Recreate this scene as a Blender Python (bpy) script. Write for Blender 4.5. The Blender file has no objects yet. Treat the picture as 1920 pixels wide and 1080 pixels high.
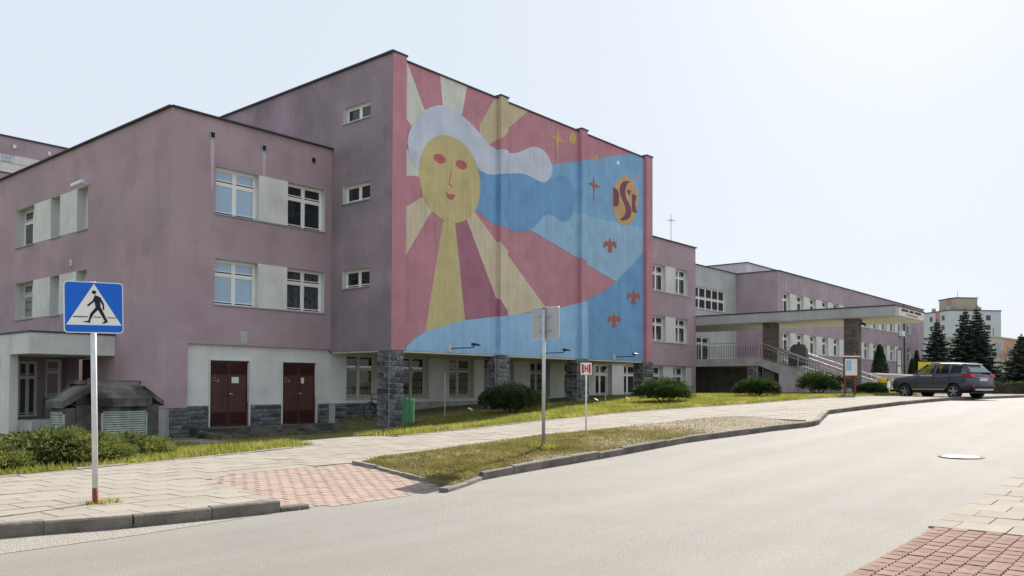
import bpy, bmesh, math, random
from mathutils import Vector, Matrix
from mathutils.geometry import tessellate_polygon
random.seed(7)
scene = bpy.context.scene
# ---------------------------------------------------------------- camera, sky, sun, exposure
EYE = 1.6
yaw, pitch, roll = 0.70227, 0.020166, 0.0032814
vw = Vector((math.cos(yaw)*math.cos(pitch), math.sin(yaw)*math.cos(pitch), math.sin(pitch)))
rt = Vector((math.sin(yaw), -math.cos(yaw), 0)); up = rt.cross(vw)
r2 = rt*math.cos(roll) + up*math.sin(roll); u2 = up*math.cos(roll) - rt*math.sin(roll)
cam = bpy.data.cameras.new('camera'); camo = bpy.data.objects.new('camera', cam)
scene.collection.objects.link(camo)
camo.matrix_world = Matrix(((r2.x, u2.x, -vw.x, 0), (r2.y, u2.y, -vw.y, 0), (r2.z, u2.z, -vw.z, EYE), (0, 0, 0, 1)))
cam.sensor_width = 36; cam.lens = 36*1550.95/1920; cam.shift_y = 151.86/1920
cam.clip_start = 0.1; cam.clip_end = 3000
scene.camera = camo

SUN_AZ, SUN_EL = math.radians(14.5), math.radians(32.0)      # azimuth from +X towards +Y
w = bpy.data.worlds.new('World'); scene.world = w; w.use_nodes = True
wn = w.node_tree; bg = wn.nodes['Background']
sky = wn.nodes.new('ShaderNodeTexSky'); sky.sky_type = 'NISHITA'; sky.sun_disc = False
sky.sun_elevation = SUN_EL; sky.sun_rotation = math.pi/2 - SUN_AZ
sky.altitude = 150; sky.air_density = 1.0; sky.dust_density = 2.0; sky.ozone_density = 1.0
hz = wn.nodes.new('ShaderNodeMix'); hz.data_type = 'RGBA'; hz.inputs[0].default_value = .97     # even spring haze veiling the whole sky
wn.links.new(sky.outputs[0], hz.inputs[6]); hz.inputs[7].default_value = (2.78, 3.06, 3.40, 1)
wn.links.new(hz.outputs[2], bg.inputs[0]); bg.inputs[1].default_value = 0.12
sl = bpy.data.lights.new('sun', 'SUN'); sl.energy = 4.8; sl.angle = math.radians(0.55); sl.color = (1, .95, .88)
so = bpy.data.objects.new('sun', sl); scene.collection.objects.link(so)
sd = Vector((math.cos(SUN_AZ)*math.cos(SUN_EL), math.sin(SUN_AZ)*math.cos(SUN_EL), math.sin(SUN_EL)))
so.rotation_euler = sd.to_track_quat('Z', 'Y').to_euler(); so.location = (30, -10, 60)
vs = scene.view_settings; vs.view_transform = 'Standard'; vs.look = 'None'; vs.gamma = 1; vs.use_curve_mapping = False
vs.exposure = 1.15

# ---------------------------------------------------------------- helpers
COL = scene.collection
def mat(name, col, rough=.85, var=.12, scale=3., streak=0., sscale=5., bump=0., bscale=60., spec=.3, metal=0., rnd=0., fine=0., grime=0., lane=0., drip=0., col2=None, c2scale=.6, c2lo=.45, c2hi=.62, emit=None):
    m = bpy.data.materials.new(name); m.use_nodes = True; nt = m.node_tree; N = nt.nodes; L = nt.links
    b = N['Principled BSDF']; b.inputs['Roughness'].default_value = rough; b.inputs['Metallic'].default_value = metal
    b.inputs['Specular IOR Level'].default_value = spec
    tc = N.new('ShaderNodeTexCoord'); src = tc.outputs['Object']
    def noise(sc, detail=5, vec=None):
        n = N.new('ShaderNodeTexNoise'); n.inputs['Scale'].default_value = sc; n.inputs['Detail'].default_value = detail
        L.new(vec or src, n.inputs['Vector']); return n.outputs['Fac']
    def rng(fac, lo, hi, a=.3, c=.7):
        r = N.new('ShaderNodeMapRange'); r.inputs[1].default_value = a; r.inputs[2].default_value = c
        r.inputs[3].default_value = lo; r.inputs[4].default_value = hi; L.new(fac, r.inputs[0]); return r.outputs[0]
    def mul(a, f):
        x = N.new('ShaderNodeVectorMath'); x.operation = 'SCALE'; L.new(a, x.inputs[0]); L.new(f, x.inputs['Scale']); return x.outputs[0]
    rgb = N.new('ShaderNodeRGB'); rgb.outputs[0].default_value = (*col, 1); cur = rgb.outputs[0]
    if col2:
        mx = N.new('ShaderNodeMix'); mx.data_type = 'RGBA'; L.new(rng(noise(c2scale, 6), 0, 1, c2lo, c2hi), mx.inputs[0])
        L.new(cur, mx.inputs[6]); mx.inputs[7].default_value = (*col2, 1); cur = mx.outputs[2]
    if var: cur = mul(cur, rng(noise(scale, 6), 1-var, 1+var))
    if streak:
        mp = N.new('ShaderNodeMapping'); mp.inputs['Scale'].default_value = (sscale, sscale, .22); L.new(src, mp.inputs[0])
        cur = mul(cur, rng(noise(1., 5, mp.outputs[0]), 1-streak, 1+streak*.4))
    if fine: cur = mul(cur, rng(noise(22., 4), 1-fine, 1+fine))
    if grime: cur = mul(cur, rng(noise(.9, 8), 1-grime, 1, .28, .52))
    if drip:
        mp = N.new('ShaderNodeMapping'); mp.inputs['Scale'].default_value = (16, 16, .3); L.new(src, mp.inputs[0]); d1 = noise(1., 3, mp.outputs[0])
        ml = N.new('ShaderNodeMath'); ml.operation = 'MULTIPLY'; L.new(rng(d1, 0, drip, .52, .74), ml.inputs[0]); L.new(rng(noise(.45, 3), 0, 1, .4, .6), ml.inputs[1])
        sb_ = N.new('ShaderNodeMath'); sb_.operation = 'SUBTRACT'; sb_.inputs[0].default_value = 1; L.new(ml.outputs[0], sb_.inputs[1]); cur = mul(cur, sb_.outputs[0])
    if lane:
        mp = N.new('ShaderNodeMapping'); mp.inputs['Scale'].default_value = (.07, .9, 1); L.new(src, mp.inputs[0]); cur = mul(cur, rng(noise(1., 6, mp.outputs[0]), 1-lane, 1+lane*.5))
    if rnd:
        oi = N.new('ShaderNodeObjectInfo'); cur = mul(cur, rng(oi.outputs['Random'], 1-rnd, 1+rnd, 0, 1))
    L.new(cur, b.inputs['Base Color'])
    if bump:
        bp = N.new('ShaderNodeBump'); bp.inputs['Strength'].default_value = bump; bp.inputs['Distance'].default_value = .02
        L.new(noise(bscale, 4), bp.inputs['Height']); L.new(bp.outputs[0], b.inputs['Normal'])
    if emit:
        b.inputs['Emission Color'].default_value = (*emit, 1); b.inputs['Emission Strength'].default_value = 1
    return m

class MB:
    def __init__(s): s.v = []; s.f = []
    def face(s, *p):
        n = len(s.v); s.v += [tuple(q) for q in p]; s.f.append(tuple(range(n, n+len(p)))); return s
    def box(s, x0, x1, y0, y1, z0, z1):
        n = len(s.v); s.v += [(x0,y0,z0),(x1,y0,z0),(x1,y1,z0),(x0,y1,z0),(x0,y0,z1),(x1,y0,z1),(x1,y1,z1),(x0,y1,z1)]
        s.f += [tuple(n+i for i in q) for q in ((3,2,1,0),(4,5,6,7),(0,1,5,4),(1,2,6,5),(2,3,7,6),(3,0,4,7))]; return s
    def tube(s, p0, p1, r0, r1=None, n=8, cap=True, tw=0):
        p0 = Vector(p0); p1 = Vector(p1); r1 = r0 if r1 is None else r1; d = (p1-p0).normalized()
        a = d.cross(Vector((0,0,1)) if abs(d.z) < .9 else Vector((1,0,0))).normalized(); b = d.cross(a)
        k = len(s.v)
        for p, r in ((p0, r0), (p1, r1)):
            for i in range(n):
                t = 2*math.pi*i/n+tw; s.v.append(tuple(p+(a*math.cos(t)+b*math.sin(t))*r))
        for i in range(n): s.f.append((k+i, k+(i+1) % n, k+n+(i+1) % n, k+n+i))
        if cap: s.f += [tuple(k+i for i in range(n))[::-1], tuple(k+n+i for i in range(n))]
        return s
    def path(s, pts, r, n=6):
        for a, b in zip(pts, pts[1:]): s.tube(a, b, r, n=n)
        return s
    def prism(s, poly, f0, f1):
        n = len(poly); a = [f0(*p) for p in poly]; b = [f1(*p) for p in poly]; k = len(s.v)
        s.v += [tuple(q) for q in a+b]; tri = tessellate_polygon([[Vector((p[0], p[1], 0)) for p in poly]])
        for t in tri: s.f.append(tuple(k+i for i in t)); s.f.append(tuple(k+n+i for i in reversed(t)))
        for i in range(n): j = (i+1) % n; s.f.append((k+i, k+j, k+n+j, k+n+i))
        return s
    def lathe(s, prof, c, axis='z', n=16):
        k = len(s.v); m = len(prof)
        for i in range(n):
            t = 2*math.pi*i/n; cs, sn = math.cos(t), math.sin(t)
            for r, h in prof:
                if axis == 'z': s.v.append((c[0]+r*cs, c[1]+r*sn, c[2]+h))
                elif axis == 'y': s.v.append((c[0]+r*cs, c[1]+h, c[2]+r*sn))
                else: s.v.append((c[0]+h, c[1]+r*cs, c[2]+r*sn))
        for i in range(n):
            j = (i+1) % n
            for q in range(m-1): s.f.append((k+i*m+q, k+j*m+q, k+j*m+q+1, k+i*m+q+1))
        return s
    def mesh(s, name, m, smooth=False, fix=True):
        me = bpy.data.meshes.new(name); me.from_pydata(s.v, [], s.f)
        if fix:
            bm = bmesh.new(); bm.from_mesh(me); bmesh.ops.recalc_face_normals(bm, faces=bm.faces); bm.to_mesh(me); bm.free()
        if smooth:
            for p in me.polygons: p.use_smooth = True
        if m: me.materials.append(m)
        return me
    def obj(s, name, m, parent=None, smooth=False, fix=True):
        return link(name, s.mesh(name, m, smooth, fix), parent)
def link(name, me, parent=None, loc=None, rz=0):
    o = bpy.data.objects.new(name, me); COL.objects.link(o)
    if loc is not None: o.location = loc
    if rz: o.rotation_euler = (0, 0, rz)
    if parent: o.parent = parent
    return o
def wobj(mb, name, m, root, smooth=False):           # geometry in world coordinates under a root that stands at its base
    o = mb.obj(name, m, root, smooth); o.location = -root.location; return o
def thing(name, label, cat, loc=(0,0,0), rz=0, group=None):
    o = bpy.data.objects.new(name, None); COL.objects.link(o); o.location = loc; o.rotation_euler = (0,0,rz); o.empty_display_size = .3
    return tag(o, label, cat, group)
def tag(o, label, cat, group=None):
    o['label'] = label; o['category'] = cat
    if group: o['group'] = group
    return o
def struct(o, kind='structure'): o['kind'] = kind; return o

# ---------------------------------------------------------------- materials
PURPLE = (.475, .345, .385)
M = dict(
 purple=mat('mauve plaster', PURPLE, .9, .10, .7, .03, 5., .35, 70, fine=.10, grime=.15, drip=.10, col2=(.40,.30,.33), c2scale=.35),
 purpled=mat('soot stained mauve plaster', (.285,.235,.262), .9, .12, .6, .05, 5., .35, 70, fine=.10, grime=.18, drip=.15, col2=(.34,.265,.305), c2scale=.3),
 purple2=mat('mauve plaster of the blocks behind', (.40,.315,.365), .9, .1, .5, .06, 5., .1, 60, fine=.05, grime=.12),
 white=mat('white wall paint', (.70,.70,.67), .85, .08, 1.2, .06, 6., .2, 70, fine=.05, grime=.14),
 grey=mat('grey plaster', (.46,.47,.47), .9, .12, .8, .08, 5., .2, 60),
 cream=mat('cream paint', (.66,.63,.53), .8, .08, 2.),
 frame=mat('white window plastic', (.84,.83,.80), .45, .03, 2., spec=.4),
 dark=mat('black rubber', (.012,.012,.013), .6, .1),
 mhole=mat('worn cast iron', (.30,.29,.28), .55, .25, 12., metal=.2),
 zinc=mat('zinc sheet', (.36,.38,.40), .5, .12, 3., metal=.3),
 flash=mat('dark roof flashing', (.055,.065,.07), .55, .1, 2., metal=.3),
 gdark=mat('dark window glass', (.018,.022,.028), .04, .3, .8, spec=.6),
 gblue=mat('window glass with painted sky reflection', (.36,.50,.66), .06, .10, .5, spec=.7),  # pale blue base colour stands in for sky mirrored in the panes
 gcurt=mat('window glass with net curtain', (.07,.075,.08), .08, .6, 9., .5, 14., spec=.6),
 streakm=mat('washed mauve plaster', (.53,.425,.475), .9, .08, 2., fine=.08),
 stone=mat('grey granite block', (.095,.10,.108), .8, .35, 6., bump=.8, bscale=14, rnd=.55, col2=(.20,.20,.195), c2scale=1.6),
 stoneb=mat('brown granite block', (.125,.108,.092), .85, .3, 6., bump=.8, bscale=14, rnd=.3, col2=(.17,.15,.13), c2scale=1.6),
 mortarb=mat('brown mortar', (.16,.145,.13), .95, .2, 6.),
 mortar=mat('pale mortar', (.34,.33,.32), .95, .2, 6., bump=.3),
 concrete=mat('weathered concrete', (.15,.142,.128), .95, .35, 1.8, .3, 4., .5, 30, col2=(.055,.052,.048), c2scale=1.1),
 conc2=mat('clean concrete', (.40,.395,.38), .92, .18, 2., .1, 3., .3, 40),
 brown=mat('brown painted steel door', (.085,.028,.026), .5, .12, 2., .1, 6., spec=.35),
 paper=mat('white paper', (.72,.72,.70), .8, .04),
 louver=mat('pale green louver', (.42,.47,.42), .6, .2, 5., .15, 8.),
 asphalt=mat('worn asphalt', (.235,.218,.198), .85, .22, 70., 0, bump=.7, bscale=110, spec=.2, lane=.14, grime=.07, col2=(.25,.228,.20), c2scale=.18, c2lo=.35, c2hi=.7),
 gravel=mat('coarse exposed aggregate', (.27,.245,.215), .9, .45, 55., bump=1., bscale=50),
 slab=mat('concrete paving slab', (.29,.26,.22), .95, .10, 2.4, bump=.2, bscale=90, spec=.08, rnd=.08, grime=.08, fine=.05, col2=(.265,.24,.205), c2scale=.5),
 joint=mat('sandy joint', (.20,.175,.145), .95, .25, 8.),
 kerb=mat('old concrete kerb', (.165,.145,.125), .95, .28, 5., bump=.8, bscale=45, rnd=.15),
 edging=mat('concrete edging', (.24,.22,.195), .95, .25, 5., bump=.5, rnd=.12),
 paver=mat('faded red concrete paver', (.335,.255,.215), .95, .12, 4., bump=.3, bscale=70, spec=.08, rnd=.08, grime=.12),
 paver2=mat('red concrete paver', (.235,.155,.125), .95, .15, 6., bump=.3, bscale=70, spec=.08, rnd=.14, grime=.15),
 soil=mat('lawn soil and thatch', (.15,.14,.055), .97, .3, 2.5, bump=.6, bscale=30, col2=(.13,.15,.04), c2scale=.8),
 dirt=mat('bare verge soil', (.17,.125,.08), .97, .25, 3., bump=.8, bscale=30, col2=(.13,.12,.055), c2scale=.9),
 grass=mat('fresh grass', (.185,.20,.05), .75, .35, 3., col2=(.31,.275,.10), c2scale=.9, spec=.2),
 dry=mat('dry grass', (.20,.17,.08), .8, .3, 3., col2=(.16,.15,.055), c2scale=.7, spec=.2),
 yew=mat('yew needles', (.028,.052,.016), .7, .45, 5., col2=(.055,.085,.022), c2scale=2.5, spec=.25),
 juni=mat('juniper needles', (.07,.095,.03), .7, .4, 4., col2=(.16,.165,.055), c2scale=1.8, spec=.25),
 thuja=mat('dark thuja leaves', (.020,.040,.022), .8, .4, 4., spec=.2),
 spruce=mat('spruce needles', (.055,.080,.068), .8, .4, 1.5, col2=(.085,.095,.072), c2scale=.5, spec=.2),
 bark=mat('bark', (.085,.065,.05), .95, .3, 8., bump=.6, bscale=20),
 twig=mat('dry twigs', (.22,.16,.12), .9, .25, 4.),
 steel=mat('galvanised steel', (.48,.50,.52), .45, .12, 6., metal=.5),
 wpole=mat('white painted pole', (.66,.67,.68), .45, .1, 5.),
 rust=mat('rusty red paint', (.22,.06,.035), .8, .3, 12.),
 signblue=mat('blue sign film', (.005,.125,.60), .4, .03, 2.),
 signwhite=mat('white sign film', (.78,.78,.74), .45, .03, 2.),
 black=mat('black print', (.010,.012,.016), .5, .05),
 signgrey=mat('grey sign back', (.40,.41,.44), .5, .06, 3., metal=.2),
 red=mat('red film', (.62,.02,.035), .5, .05),
 green=mat('green bin paint', (.035,.145,.07), .55, .2, 6., spec=.4),
 chip=mat('peeled bare timber', (.50,.38,.28), .9, .2, 10.),
 tan=mat('tan painted handrail', (.42,.33,.27), .5, .1, 3.),
 yellow=mat('yellow plastic', (.70,.50,.02), .5, .08),
 redwood=mat('red brown timber', (.20,.050,.028), .7, .15, 4.),
 cover=mat('grey tarpaulin', (.13,.14,.135), .7, .15, 2., bump=.3, bscale=8),
 tyre=mat('tyre rubber', (.02,.02,.021), .85, .1),
 alloy=mat('alloy rim', (.45,.46,.48), .3, .05, metal=.8),
 carpaint=mat('grey metallic car paint', (.088,.09,.105), .22, .02, spec=.6, metal=.45),
 carglass=mat('tinted car glass', (.02,.028,.03), .03, .1, spec=.8),
 rearglass=mat('rear window glass', (.16,.21,.23), .05, .1, spec=.8),  # lighter blue-grey painted in for the bright sky on the rear pane
 tail=mat('red lamp glass', (.35,.008,.012), .15, .05, spec=.6),
 whitewall=mat('white tower block render', (.52,.56,.62), .9, .06, .2),
 rosewall=mat('rose tower block render', (.46,.22,.26), .9, .06, .2),
 beige=mat('beige render', (.40,.36,.30), .9, .08, .3),
 pink=mat('pale pink render', (.50,.43,.40), .9, .06, .2),
 orange=mat('orange render', (.55,.30,.20), .9, .06, .2),
 brickw=mat('whitewashed brick', (.50,.44,.41), .9, .2, 5., col2=(.40,.26,.23), c2scale=2.5),
)
def translucent(m, fac, tint=(1.25,1.25,.8)):
    nt = m.node_tree; N = nt.nodes; L = nt.links; b = N['Principled BSDF']; out = N['Material Output']
    t = N.new('ShaderNodeBsdfTranslucent'); mx = N.new('ShaderNodeMixShader'); mx.inputs[0].default_value = fac
    src = b.inputs['Base Color'].links[0].from_socket
    k = N.new('ShaderNodeVectorMath'); k.operation = 'MULTIPLY'; k.inputs[1].default_value = tint; L.new(src, k.inputs[0]); L.new(k.outputs[0], t.inputs[0])
    L.new(b.outputs[0], mx.inputs[1]); L.new(t.outputs[0], mx.inputs[2]); L.new(mx.outputs[0], out.inputs[0])
for k, f in (('grass', .4), ('dry', .35), ('juni', .3), ('yew', .2), ('spruce', .1), ('thuja', .08)): translucent(M[k], f)

def seethrough(m, fac, col):
    nt = m.node_tree; N = nt.nodes; L = nt.links; t = N.new('ShaderNodeBsdfTransparent'); t.inputs[0].default_value = (*col, 1); mx = N.new('ShaderNodeMixShader'); mx.inputs[0].default_value = fac
    L.new(N['Principled BSDF'].outputs[0], mx.inputs[1]); L.new(t.outputs[0], mx.inputs[2]); L.new(mx.outputs[0], N['Material Output'].inputs[0])
seethrough(M['carglass'], .72, (.62,.68,.64))
# ---------------------------------------------------------------- terrain heights
def interp(xs, ys, x):
    if x <= xs[0]: return ys[0]
    for a, b, c, d in zip(xs, xs[1:], ys, ys[1:]):
        if x <= b: return c+(d-c)*(x-a)/(b-a)
    return ys[-1]
def zr(X):                                  # road profile along the facade direction
    if X < 6: return 0.
    if X < 16: return .0365*(X-6)**2/20
    if X < 34: return .1825+.0365*(X-16)
    if X < 43: t = (X-34)/9; return .8395+.0365*9*(t-t*t/2)
    return 1.00375
def zb(X): return interp([-40,19.6,22,27,39,51,80], [-.2,-.2,.3,.62,1.08,1.15,1.2], X)
def ss(t): t = min(1, max(0, t)); return t*t*(3-2*t)
def zt(X, Y):                               # pavement and lawn level
    s = zr(X)+.14; y0 = 16 if X < 26 else max(10, 16-(X-26)*.2)
    return s+(zb(X)-s)*ss((Y-y0-.3)/6.5)
def inpoly(x, y, P):
    c = False; j = len(P)-1
    for i in range(len(P)):
        (xi, yi), (xj, yj) = P[i], P[j]
        if (yi > y) != (yj > y) and x < (xj-xi)*(y-yi)/(yj-yi)+xi: c = not c
        j = i
    return c
def clip(poly, x0, x1, y0, y1):
    for ax, val, sg in ((0,x0,1),(0,x1,-1),(1,y0,1),(1,y1,-1)):
        out = []
        for i in range(len(poly)):
            a, b = poly[i-1], poly[i]; da, db = (a[ax]-val)*sg, (b[ax]-val)*sg
            if (da >= 0) != (db >= 0):
                t = da/(da-db); out.append((a[0]+(b[0]-a[0])*t, a[1]+(b[1]-a[1])*t))
            if db >= 0: out.append(b)
        poly = out
        if len(poly) < 3: return []
    return poly
def frange(a, b, s):
    n = max(1, int(round((b-a)/s))); return [a+(b-a)*i/n for i in range(n+1)]
def gridmesh(xs, ys, zf):
    mb = MB(); nx, ny = len(xs), len(ys)
    mb.v = [(x, y, zf(x, y)) for y in ys for x in xs]
    mb.f = [(j*nx+i, j*nx+i+1, (j+1)*nx+i+1, (j+1)*nx+i) for j in range(ny-1) for i in range(nx-1)]
    return mb
# ground: one sheet to the horizon, dipping under the road
def gz(x, y):
    if y < 9: return zr(x)-.07
    low = zr(x)-.07; return low+(zt(x, y)-.012-low)*ss((y-12.5)/4.2) if x < 60 else zr(x)-.05+.1*ss((y-10)/6)
xs = [-400,-150,-60]+frange(-25, 62, 1.)+[70,80,95,115,150,220,330,600,1500]
ys = [-600,-150,-40,-10]+frange(0, 30, .75)+[34,40,50,70,110,200,400,1000]
struct(gridmesh(xs, ys, gz).obj('ground', M['soil'], fix=False))
xr = [-400,-100,-40]+frange(-20, 46, 1.)+[52,60,75,100,150,300,700]
struct(gridmesh(xr, [-60,-20,-6,-2,0,2,4,6,8,10.4], lambda x, y: zr(x)).obj('road', M['asphalt'], fix=False))

# pavement outline (top view)
KA = [(-12,10.6),(-6,10.45),(0,10.1),(3.2,9.72),(4.07,9.36),(5.12,9.16),(6.1,9.02)]      # kerb beside the crossing sign
KB = [(9.05,8.85),(10.2,9.32),(11.7,9.52),(14.3,9.6),(17.9,9.7),(21.9,9.2),(23.9,8.75),(28.9,10.2),(33,9.75),(38.4,9.2),(44,8.85),(60,8.3),(90,7.6)]
DE = [(-12,13.4),(0,14.1),(4.73,14.49),(7.74,15.2),(11.75,15.85)]                        # lawn edge by the juniper
CE = [(14.3,19.0),(14.46,16.12),(17.8,16.09),(20.6,16.15),(25.7,15.9),(29.4,15.0),(31.9,14.2),(37.9,13.2),(43.,12.9),(60,12.4)]
VB = [(9.72,12.0),(11.4,12.47),(14.3,13.0),(16.7,13.0),(20,12.5),(22.1,12.0),(23.6,11.0),(23.9,10.0),(23.7,9.0)]  # back of the verge
WALK = KA+[(6.7,11.85),(7.65,12.3),(9.72,12.2)]+VB+[(24.2,8.85)]+KB[7:]+[(90,14),(60,16.5),(60,12.4)]+CE[::-1][1:]+[(14.3,25.5),(12.9,25.5),(12.4,18.6)]+DE[::-1]
def sheet(poly, zf, step, name, m, skirt=0):
    mb = MB(); bx = [p[0] for p in poly]; by = [p[1] for p in poly]
    x = min(bx)
    while x < max(bx):
        y = min(by)
        while y < max(by):
            c = clip(poly, x, x+step, y, y+step)
            if len(c) >= 3: mb.face(*[(p[0], p[1], zf(*p)) for p in c])
            y += step
        x += step
    if skirt:
        for a, b in zip(poly, poly[1:]+poly[:1]): mb.face((*a, zf(*a)), (*b, zf(*b)), (*b, zf(*b)-skirt), (*a, zf(*a)-skirt))
    return mb.obj(name, m, fix=False)
pav = struct(sheet(WALK, lambda x, y: zt(x, y)-.035, 1.5, 'pavement', M['joint']))
# slabs 0.5 x 0.5 m in staggered rows, nearest 300 are objects, the others one part
cells = []
GAP = .007
for r in range(int((26-8.2)/.5)):
    y = 8.2+r*.5
    for c in range(-24, 150):
        x = c*.5+(.25 if r % 2 else 0)
        if x > 64 or x < -5: continue
        q = clip(WALK, x+GAP, x+.5-GAP, y+GAP, y+.5-GAP)
        if len(q) < 3: continue
        ar = abs(sum(q[i-1][0]*q[i][1]-q[i][0]*q[i-1][1] for i in range(len(q))))/2
        if ar < .012: continue
        dep = x*vw.x+y*vw.y; lat = (x*rt.x+y*rt.y)/max(dep, .1)
        cells.append((dep if abs(lat) < .66 and dep > 2 else 999+dep, x, y, q, ar))
cells.sort(key=lambda t: t[0])
def slab_mesh(q, cx, cy, zf, th=.04, tilt=.003):
    mb = MB(); n = len(q); a, b = random.gauss(0, tilt), random.gauss(0, tilt); o = random.gauss(0, .0016); zc = zf(cx, cy)
    top = [(p[0]-cx, p[1]-cy, zf(*p)-zc+o+a*(p[0]-cx)+b*(p[1]-cy)) for p in q]
    mb.v = top+[(p[0], p[1], p[2]-th) for p in top]
    mb.f = [tuple(range(n))]+[(i, n+i, n+(i+1) % n, (i+1) % n) for i in range(n)]
    return mb, zc
rest = MB()
for i, (d, x, y, q, ar) in enumerate(cells):
    cx, cy = x+.25, y+.25; mb, zc = slab_mesh(q, cx, cy, zt)
    if i < 300:
        link('slab', mb.mesh('slab', M['slab'], fix=False), pav, (cx, cy, zc))
    else:
        k = len(rest.v); rest.v += [(a+cx, b+cy, c+zc) for a, b, c in mb.v]; rest.f += [tuple(k+j for j in f) for f in mb.f]
struct(rest.obj('slab_field', M['slab'], pav, fix=False), 'stuff')

# red driveway pavers and the pavement on the camera side
def beha(L=.2, W=.165):                      # zigzag interlocking paver outline
    e = .018; return [(0,0),(L*.25,e),(L*.5,-0),(L*.75,e),(L,0),(L-e*.6,W*.5),(L,W),(L*.75,W+e),(L*.5,W),(L*.25,W+e),(0,W),(e*.6,W*.5)]
DRV = [(6.16,9.04),(6.72,11.85),(7.65,12.28),(9.72,12.15),(9.25,9.35),(7.7,8.75),(6.5,8.95)]
def zdrv(x, y): return zr(x)+.006+.129*ss((y-8.9)/3.)
drv = struct(sheet(DRV, lambda x, y: zdrv(x, y)-.02, .5, 'driveway', M['joint']))
def pavers(poly, zf, parent, ang, box, n_obj, pmat=None):
    pmat = pmat or M['paver']
    L, W = .2, .165; cand = []
    ca, sa = math.cos(ang), math.sin(ang)
    for j in range(int((box[3]-box[2])/W)):
        for i in range(int((box[1]-box[0])/L)):
            u, v = box[0]+i*L+(L/2 if j % 2 else 0), box[2]+j*W
            x, y = u*ca-v*sa, u*sa+v*ca
            if inpoly(x+.08, y+.07, poly): cand.append((x*vw.x+y*vw.y, x, y))
    cand.sort(); gp = .013 if pmat is M['paver2'] else .007; out = beha(L-gp, W-gp); rest = MB(); pm = None
    mb = MB(); n = len(out); mb.v = [(a*ca-b*sa, a*sa+b*ca, 0) for a, b in out]+[(a*ca-b*sa, a*sa+b*ca, -.03) for a, b in out]
    mb.f = [tuple(range(n))]+[(i, n+i, n+(i+1) % n, (i+1) % n) for i in range(n)]; pm = mb.mesh('paver', pmat, fix=False)
    for k, (d, x, y) in enumerate(cand):
        z = zf(x, y)+random.gauss(0, .0015)
        if k < n_obj:
            o = link('paver', pm, parent, (x, y, z)); o.rotation_euler = (math.atan((zf(x, y+.2)-zf(x, y))/.2), -math.atan((zf(x+.2, y)-zf(x, y))/.2), 0)
        else:
            b = len(rest.v); rest.v += [(p[0]+x, p[1]+y, zf(p[0]+x, p[1]+y)+p[2]) for p in mb.v]; rest.f += [tuple(b+q for q in f) for f in mb.f]
    if rest.f: struct(rest.obj('paver_field', pmat, parent, fix=False), 'stuff')
pavers(DRV, zdrv, drv, 0, (5, 11, 8.5, 13), 300)
NEAR = [(4,2.3),(10.02,2.42),(10.02,-4),(4,-4)]
FARP = [(10.06,2.43),(60,2.43),(60,-4),(10.06,-4)]
pv2 = struct(sheet(NEAR, lambda x, y: zr(x)+.004, 1., 'footpath', M['joint']))
pavers(NEAR, lambda x, y: zr(x)+.03, pv2, 0, (6., 10.05, .2, 2.5), 300, M['paver2'])
pv3 = struct(sheet(FARP, lambda x, y: zr(x)+.004, 2., 'footway', M['joint']))
n = 0; rest = MB()
for r in range(-1, 13):
    for c in range(0, 60):
        x0 = 10.06+c*.5; y1 = 2.43-r*.5-(0 if c % 2 else .25); q = clip(FARP, x0+.006, x0+.494, y1-.494, y1-.006)
        if len(q) < 3: continue
        mb, zc = slab_mesh(q, x0+.25, y1-.25, lambda x, y: zr(x)+.028)
        if x0 < 22 and y1 > 0 and n < 120: link('slab', mb.mesh('slab', M['slab'], fix=False), pv3, (x0+.25, y1-.25, zc)); n += 1
        else:
            k = len(rest.v); rest.v += [(a+x0+.25, b+y1-.25, c_+zc) for a, b, c_ in mb.v]; rest.f += [tuple(k+j for j in f) for f in mb.f]
struct(rest.obj('slab_field', M['slab'], pv3, fix=False), 'stuff')

# kerbs: every stone an object on a concrete footing
def along(P, step):
    out = [Vector(P[0])]; acc = 0
    for a, b in zip(P, P[1:]):
        a, b = Vector(a), Vector(b); L = (b-a).length; t = step-acc
        while t <= L: out.append(a+(b-a)*t/L); t += step
        acc = (acc+L) % step
    return out
def kerb(name, P, wd, h0, h1, m, piece, zf, maxobj=60, jit=.006):
    tot = sum((Vector(b)-Vector(a)).length for a, b in zip(P, P[1:])); piece = tot/max(1, round(tot/piece))-1e-5
    foot = MB(); pts = along(P, piece)
    for a, b in zip(P, P[1:]):
        d = (Vector(b)-Vector(a)).normalized(); nrm = Vector((-d.y, d.x))*wd*.4
        foot.face(*[(q.x, q.y, zf(q.x, q.y)+h0-.02) for q in (Vector(a)-nrm, Vector(b)-nrm, Vector(b)+nrm, Vector(a)+nrm)])
    root = struct(foot.obj(name, M['joint'], fix=False)); k = 0
    for a, b in zip(pts, pts[1:]):
        d = (b-a); L = d.length-.012
        if L < .1 or k >= maxobj: continue
        k += 1; d.normalize(); mb = MB(); e = .018; hw = wd/2; prof = [(-hw,h0),(hw,h0),(hw,h1),(-hw+e,h1),(-hw,h1-e)]
        c = (a+b)/2; zc = zf(c.x, c.y); za, zbb = zf(a.x, a.y)-zc, zf(b.x, b.y)-zc; no = Vector((-d.y, d.x)); o = random.gauss(0, jit); sh = random.gauss(0, jit)
        for s_, zz in ((-L/2, za), (L/2, zbb)):
            for u, h in prof: p = d*s_+no*(u+sh); mb.v.append((p.x, p.y, zz+h+o*(1 if h > h0 else 0)))
        mb.f = [(0,1,2,3,4),(9,8,7,6,5)]+[(i, i+5, (i+1) % 5+5, (i+1) % 5) for i in range(5)]
        link('kerb_stone', mb.mesh('kerb_stone', m), root, (c.x, c.y, zc))
    return root
zrf = lambda x, y: zr(x)
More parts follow.
